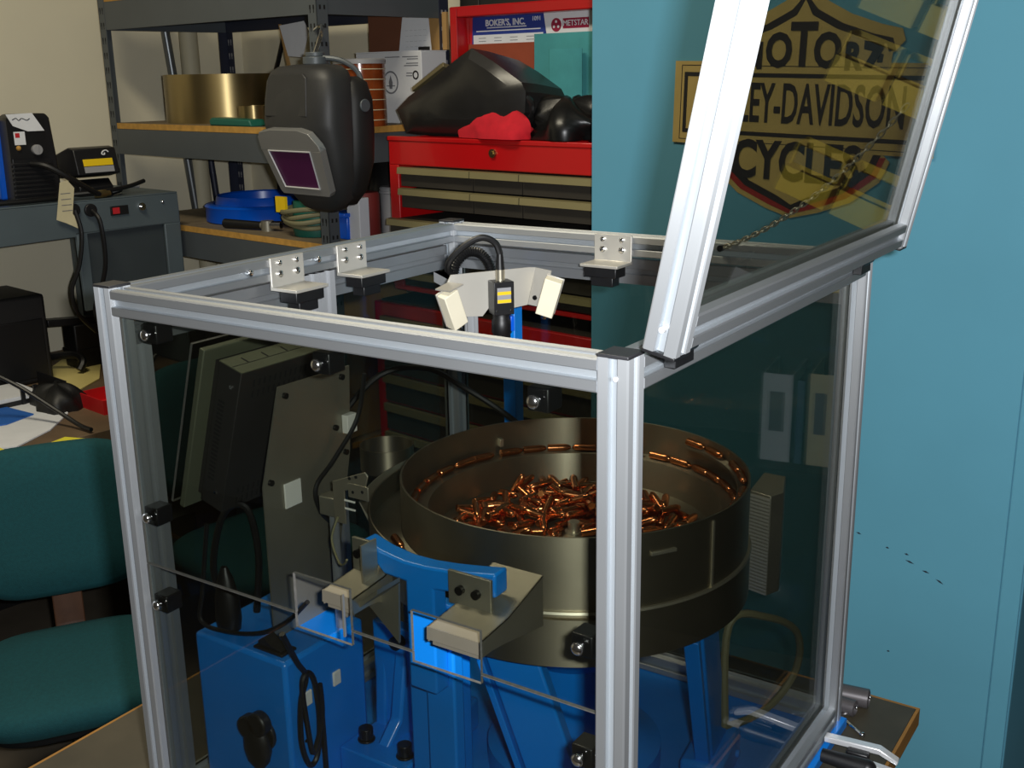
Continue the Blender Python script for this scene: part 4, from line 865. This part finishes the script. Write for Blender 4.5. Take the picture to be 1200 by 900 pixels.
# ------------------------------------------------------------------ parts rack right of the cabinet (seen mirrored in the panes)
rk = rthing('bin_rack', 'dark wall rack of yellow parts bins right of the blue cabinet', 'rack', 1.25, 2.35, FZ)
ob('rack_panel', MB().box(-.35, 1.6, .2, .24, 0, 2.7), 'rack_black', rk)
ob('rack_shelf', MB().box(-.35, 1.6, -.12, .2, .76, .78), 'rack_black', rk)
for x in (-.33, 1.55): ob('rack_upright', MB().box(x, x + .03, .14, .2, 0, 2.7), 'rack_black', rk)
bin_ = mesh(MB().box(0, .15, -.19, 0, 0, .005).box(0, .005, -.14, 0, .005, .14).box(.145, .15, -.14, 0, .005, .14).box(.005, .145, -.005, 0, .005, .14).box(0, .15, -.19, -.185, .005, .075).box(0, .005, -.185, -.14, .005, .075).box(.145, .15, -.185, -.14, .005, .075), 'bin_yellow', 0)
lab_m = mesh(MB().box(.008, .142, -.13, -.128, .08, .132), 'bin_inside', 0)
for r, rn in enumerate(('lowest', 'middle', 'topmost')):
    for c_, cn_ in enumerate(('left', 'centre', 'right')):
        bn = thing('parts_bin', 'yellow plastic parts bin, %s of the %s row on the dark wall rack' % (cn_, rn), 'bin', rm(0.90 + c_ * .172, 2.545, FZ + (1.30, 1.63, 1.835)[r]), TH, 'yellow bins on the wall rack')
        ob('bin_shell', bin_, None, bn); ob('content_card', lab_m, None, bn)
for a, w, h, m, lab in ((1.145, .028, .27, 'binder_blue', 'thin blue binder on the low rack shelf'), (1.188, .068, .285, 'paper_tan', 'tan spined binder second on the low rack shelf'), (1.27, .022, .26, 'binder_blue', 'slim grey blue booklet between the binders on the rack shelf'), (1.305, .09, .275, 'binder_white', 'wide white binder on the low rack shelf')):
    bd = thing('ring_binder', lab, 'binder', rm(a, 2.3, FZ + .78), TH, 'binders on the rack shelf')
    ob('spine', MB().box(0, w, 0, .006, 0, h), m, bd, bev=.002); ob('cover', MB().box(0, .003, .006, .22, 0, h).box(w - .003, w, .006, .22, 0, h), m, bd)
    if w > .05: ob('spine_label', MB().box(w * .25, w * .75, -.001, 0, h * .35, h * .8), 'ink_grey', bd)

# ------------------------------------------------------------------ grey welding cart along the left wall
ct = rthing('equipment_stand', 'grey metal equipment stand against the left wall carrying the welder', 'stand', -2.42, 0.45, FZ)
AX = 0.57; ZT = 0.862 - FZ; ZD_ = 0.25
ob('stand_top', MB().box(0, AX, -.15, .825, ZT - .006, ZT), 'cart_grey', ct, bev=.002)
ob('apron', MB().prism([(-.15, ZT - .125), (.45, ZT - .115), (.45, ZT - .006), (-.15, ZT - .006)], 'x', AX - .012, AX), 'cart_grey', ct, bev=.002)
ob('front_panel', MB().box(AX - .012, AX + .001, .45, .825, ZT - .105, ZT - .0055).box(AX - .012, AX + .001, .765, .825, ZT - .36, ZT - .105).box(AX - .012, AX + .001, .45, .485, ZT - .36, ZT - .105), 'cart_grey', ct, bev=.003)
ob('recessed_panel', MB().box(AX - .022, AX - .013, .485, .765, ZT - .36, ZT - .105), 'cart_panel', ct)
ob('side_panel', MB().box(0.0, AX - .012, .815, .825, ZD_ - FZ, ZT - .006), 'cart_grey', ct)
for y in (-.13, .70): ob('leg', MB().box(.0, .04, y, y + .04, ZD_ - FZ, ZT - .006), 'cart_grey', ct, bev=.002)
for y, z in ((.445, -.027), (.502, -.033)): ob('outlet', MB().cyl((AX, y, ZT + z), (AX + .012, y, ZT + z), .021, 18), 'black_plastic', ct, bev=.002)
s2 = ob('rocker_switch', MB().box(AX, AX + .006, .572, .635, ZT - .058, ZT - .028), 'black_plastic', ct, bev=.001)
ob('red_lens', MB().box(AX + .006, AX + .0085, .578, .602, ZT - .053, ZT - .033), 'red_label', s2)
ob('knob', MB().cyl((AX, .684, ZT - .038), (AX + .010, .684, ZT - .038), .013, 16).cyl((AX + .01, .684, ZT - .038), (AX + .018, .684, ZT - .038), .007, 12), 'chrome', ct)
ob('rivet', MB().ball((AX + .001, .765, ZT - .03), .006, 10, 6), 'chrome', ct)
wl_ = rthing('welder', 'compact welder with blue side and black ribbed front on the grey stand', 'welder', -2.22, 0.728, 0.862)
ob('blue_case', MB().box(0, .26, -.004, .16, .012, .255), 'blue_plastic', wl_, bev=.006)
fc = ob('front_cover', MB().prism([(.012, .0), (.165, 0), (.163, .12), (.152, .262), (.140, .275), (.030, .275), (.016, .262)], 'x', .255, .32), 'black_plastic', wl_, bev=.006)
for i in range(9): ob('louvre', MB().box(.318, .327, .012, .142, .012 + i * .0135, .019 + i * .0135), 'black_plastic', fc, bev=.001)
ob('control_panel', MB().box(.318, .322, .012, .132, .14, .262), 'rubber', fc)
ob('warning_card', MB().box(.322, .3235, .03, .065, .182, .222), 'paper', fc); ob('card_corner', MB().box(.3235, .324, .034, .048, .204, .218), 'red_label', fc)
ob('taped_note', MB().prism([(.012, .275), (.095, .277), (.128, .222), (.075, .222), (.03, .240)], 'x', .3235, .3255), 'paper', fc)
ob('note_scribble', MB().tube(smooth_path([(.326, .03, .258), (.326, .042, .263), (.326, .05, .256), (.326, .06, .262), (.326, .075, .256), (.326, .085, .261)]), .0012, 5), 'ink', fc)
ob('amber_lamp', MB().ball((.323, .04, .172), .008, 10, 6), 'board_wood', fc)
ob('dial', MB().cyl((.322, .095, .165), (.336, .095, .165), .016, 16).box(.336, .339, .093, .097, .15, .18), 'label_grey', fc, bev=.001)
fp = rthing('foot_pedal', 'black foot pedal box with a yellow warning label beside the welder', 'pedal', -2.18, 0.98, 0.862)
ob('pedal_base', MB().prism([(0.0, 0.0), (.23, 0), (.235, .03), (.21, .055), (.0, .03)], 'y', -.005, .115), 'black_plastic', fp, bev=.003)
tp = ob('pedal_top', MB().prism([(-.16, .045), (.19, .060), (.255, .072), (.235, .155), (.20, .160), (-.16, .06)], 'y', -.015, .135), 'black_plastic', fp, bev=.004)
fN = (PI / 2 - .24, 0, PI / 2)
ob('yellow_stripe', MB().box(-.052, .052, .0, .0225, 0, .001), 'yellow_label', tp, 0, loc=(.251, .062, .100), rot=(PI / 2 - .235, 0, PI / 2))
ob('grey_stripe', MB().box(-.052, .052, -.02, .0, 0, .001), 'label_grey', tp, 0, loc=(.2515, .062, .098), rot=(PI / 2 - .235, 0, PI / 2))
ob('swirl_logo', MB().tube(smooth_path([(.02, .0, 0), (.012, .006, 0), (.0, .002, 0), (-.004, -.006, 0), (.004, -.008, 0), (.006, -.002, 0)]), .0022, 6), 'white_print', tp, 0, loc=(.243, .085, .142), rot=(PI / 2 - .235, 0, PI / 2))
tg = rthing('paper_tag', 'pale paper tag hanging over the front of the grey stand', 'tag', -1.838, 0.832, 0.775)
ob('tag_card', MB().prism([(0.0, .035), (.025, .15), (.05, .155), (.07, .13), (.055, .05), (.075, .012), (.07, .0), (.03, .022)], 'x', 0, .0016), 'paper_tan', tg)
for i in range(4): ob('tag_line', MB().box(.0016, .0024, .022, .055, .06 + i * .018, .062 + i * .018), 'ink_grey', tg)
cable('torch_lead', 'thick black lead dropping from the welder front to the stand top', [rm(-1.895, .80, .985), rm(-1.86, .83, .978), rm(-1.84, .88, .945), rm(-1.845, .95, .90), rm(-1.86, 1.0, .875), rm(-1.90, 1.06, .874), rm(-1.95, 1.12, .876)], .012)
cable('ground_lead', 'black lead lying along the front edge of the grey stand', [rm(-1.88, .40, .875), rm(-1.875, .60, .873), rm(-1.87, .75, .873), rm(-1.88, .86, .874)], .010)
cable('hose_bundle', 'dark hose curving past the pedal on the grey stand', [rm(-1.92, .92, .876), rm(-1.88, 1.02, .882), rm(-1.90, 1.12, .888), rm(-1.93, 1.20, .90)], .009)
cable('gas_hose', 'thin grey hose ending in a brass fitting beside the pedal', [rm(-1.885, 1.03, .874), rm(-1.90, 1.08, .88), rm(-1.94, 1.14, .885), rm(-1.97, 1.20, .878)], .007, 'label_grey')
tag(ob('brass_fitting', MB().cyl((0, 0, 0), (.0, .035, 0), .013, 12).cyl((0, .035, 0), (0, .05, 0), .009, 10), 'brass_steel', loc=rm(-1.862, .985, .876), rot=(0, 0, TH)), 'small brass hose fitting on the grey stand', 'fitting')
cable('power_lead', 'black power lead hanging in a loop from the stand outlet', [rm(-1.834, .952, .828), rm(-1.80, .958, .79), rm(-1.81, .965, .66), rm(-1.84, .95, .56), rm(-1.85, .93, .50), rm(-1.88, .97, .40), rm(-1.90, 1.02, .29), rm(-1.86, 1.09, .27), rm(-1.86, 1.14, .31)], .009)
cable('spare_lead', 'second black lead hanging beside the looped power lead', [rm(-1.836, .895, .834), rm(-1.82, .90, .76), rm(-1.83, .885, .66), rm(-1.85, .86, .58), rm(-1.86, .875, .50), rm(-1.90, .95, .42)], .009)

# ------------------------------------------------------------------ desk along the left wall
ZD = 0.25
dk = rthing('desk', 'brown cluttered desk along the left wall', 'desk', -2.44, -0.6, FZ)
ob('desk_top', MB().box(0, 1.08, 0, 1.86, ZD - FZ - .035, ZD - FZ), 'desk_top', dk, bev=.003)
for x in (.03, .98):
    for y in (.05, 1.75): ob('leg', MB().box(x, x + .06, y, y + .06, 0, ZD - FZ - .035), 'shelf_grey', dk, bev=.003)
ob('back_stretcher', MB().box(.02, .04, .1, 1.75, .2, .55), 'shelf_grey', dk)
sp = rthing('speaker_box', 'square dark box at the back of the desk', 'box', -2.30, 0.55, ZD)
ob('box_body', MB().box(0, .27, 0, .30, 0, .30), 'helmet_dark', sp, bev=.012)
ob('box_bezel', MB().box(.27, .276, .02, .28, .02, .22), 'rubber', sp, bev=.003)
ob('box_foot', MB().box(.05, .25, .03, .27, -.0001, .006), 'rubber', sp)
ph = rthing('desk_phone', 'black upright gadget with arm beside the dark box', 'gadget', -2.14, 0.965, ZD)
ob('gadget_body', MB().box(-.04, .05, 0, .12, 0, .16), 'black_plastic', ph, bev=.006)
ob('gadget_arm', MB().prism([(-.08, .165), (.13, .145), (.13, .17), (-.08, .19)], 'x', -.02, .03), 'black_plastic', ph, bev=.003)
ob('gadget_ring', MB().box(-.045, .055, -.002, .122, .055, .07), 'rubber', ph)
def sheet(name, label, cat, poly, z, m, t=.0015): 
    p0 = poly[0]; return tag(ob(name, MB().prism([(a - p0[0], b - p0[1]) for a, b in poly], 'z', 0, t), m, None, 0, loc=rm(p0[0], p0[1], z), rot=(0, 0, TH)), label, cat)
sheet('paper_sheet', 'large white paper lying on the desk edge', 'paper', [(-1.91, .55), (-1.83, .742), (-1.60, .68), (-1.48, .566), (-1.40, .43), (-1.44, .36), (-1.9, .40)], ZD + .001, 'paper', .004)
sheet('blue_leaflet', 'blue leaflet on the white paper', 'leaflet', [(-1.85, .50), (-1.84, .575), (-1.66, .601), (-1.62, .50), (-1.64, .43)], ZD + .006, 'paper_blue', .003)
sheet('manila_folder', 'pale yellow folder on the desk by the hanging leads', 'folder', [(-2.12, .845), (-2.38, 1.10), (-2.24, 1.133), (-1.91, .947), (-1.83, .837)], ZD + .001, 'paper_yellow', .004)
sheet('yellow_note', 'bright yellow note at the desk edge beside the chair', 'note', [(-1.45, .30), (-1.437, .39), (-1.33, .397), (-1.29, .335), (-1.36, .27)], ZD + .001, 'note_yellow', .006)
sheet('yellow_card', 'small yellow card behind the chair back', 'card', [(-1.36, .50), (-1.38, .56), (-1.30, .60), (-1.28, .55)], ZD + .001, 'note_yellow', .003)
rb = rthing('red_box', 'small open red box on the desk', 'box', -1.66, 0.745, ZD)
ob('box_tray', MB().box(0, .16, 0, .10, 0, .004).box(0, .004, 0, .1, .004, .045).box(.156, .16, 0, .1, .004, .045).box(.004, .156, 0, .004, .004, .045).box(.004, .156, .096, .1, .004, .045), 'fire_red', rb)
lump('black_pouch', 'soft black pouch between the paper and the red box', 'pouch', -1.70, .70, ZD, .10, .075, .075, 'chair_black', 21)
tray = rthing('letter_tray', 'black letter tray with white forms in front of the dark box', 'tray', -2.0, 0.50, ZD)
ob('tray_base', MB().box(0, .2, 0, .28, 0, .004).box(0, .2, .276, .28, .004, .05).box(.196, .2, 0, .28, .004, .02), 'black_plastic', tray)
ob('tray_form', MB().box(.01, .19, .0, .20, .004, .03), 'paper', tray)
for y in (.13, .17): ob('tray_bar', MB().box(.196, .204, y, y + .012, .0, .06), 'black_plastic', tray)
cable('desk_cable', 'black cable running diagonally over the desk to the chair', [rm(-1.75, .30, .53), rm(-1.70, .42, .46), rm(-1.62, .53, .38), rm(-1.50, .60, .30), rm(-1.42, .625, .265), rm(-1.36, .63, .262)], .008)
cable('handset_cord', 'thick black curved handset on the yellow folder', [rm(-2.25, .83, .275), rm(-2.15, .90, .30), rm(-2.08, .95, .31), rm(-2.03, .955, .295), rm(-2.02, .935, .268)], .017)

# ------------------------------------------------------------------ teal office chairs
def chair(label, a, b, z0, rz, rec=True):
    c = rthing('office_chair', label, 'chair', a, b, FZ, 'teal office chairs', rz)
    zs = z0 - FZ
    def pad(w, d, t, n=40, e=4.0):
        rr = []
        for zz, s in ((0, .90), (.012, .97), (t * .5, 1.0), (t - .012, .97), (t, .90)):
            rr.append([(w / 2 * s * math.copysign(abs(math.cos(q)) ** (2 / e), math.cos(q)), d / 2 * s * math.copysign(abs(math.sin(q)) ** (2 / e), math.sin(q)), zz) for q in [2 * PI * k / n for k in range(n)]])
        rr.append([(x * .6, y * .6, t + .006) for x, y, _ in rr[-1]])
        return MB().loft(rr)
    ob('seat', pad(.50, .50, .075), 'teal_fabric', c, 60, loc=(0, 0, zs - .075))
    ob('seat_shell', pad(.44, .44, .03), 'chair_black', c, 60, loc=(0, 0, zs - .108))
    bk = ob('backrest', pad(.46, .42, .06), 'teal_fabric', c, 60, loc=(0, .285, zs + .295), rot=(math.radians(80), 0, 0))
    ob('back_shell', pad(.43, .39, .02), 'chair_black', bk, 60, loc=(0, 0, -.022))
    ob('back_bracket', MB().prism([(.10, zs - .10), (.30, zs - .10), (.345, zs - .05), (.365, zs + .25), (.345, zs + .25), (.318, zs - .04), (.28, zs - .085), (.10, zs - .085)], 'x', -.04, .04), 'chair_wood', c, bev=.004)
    ob('gas_column', MB().cyl((0, 0, .10), (0, 0, zs - .10), .028, 20), 'chair_black', c)
    for k in range(5):
        an = 2 * PI * k / 5 + .3; e_ = Vector((.28 * math.cos(an), .28 * math.sin(an), .075))
        lg = ob('leg', MB().tube([(0, 0, .12), e_ * .5 + Vector((0, 0, .055)), e_], [.026, .022, .016], 10), 'chair_black', c)
        ob('caster', MB().cyl(e_ + Vector((-.012, 0, -.05)), e_ + Vector((.012, 0, -.05)), .025, 14), 'rubber', lg)
    return c
chair('teal office chair in front of the desk left of the enclosure', -0.985, 0.33, -0.215, math.radians(66))
chair('teal office chair mostly hidden behind the enclosure left post', -1.02, 0.98, -0.09, math.radians(90))
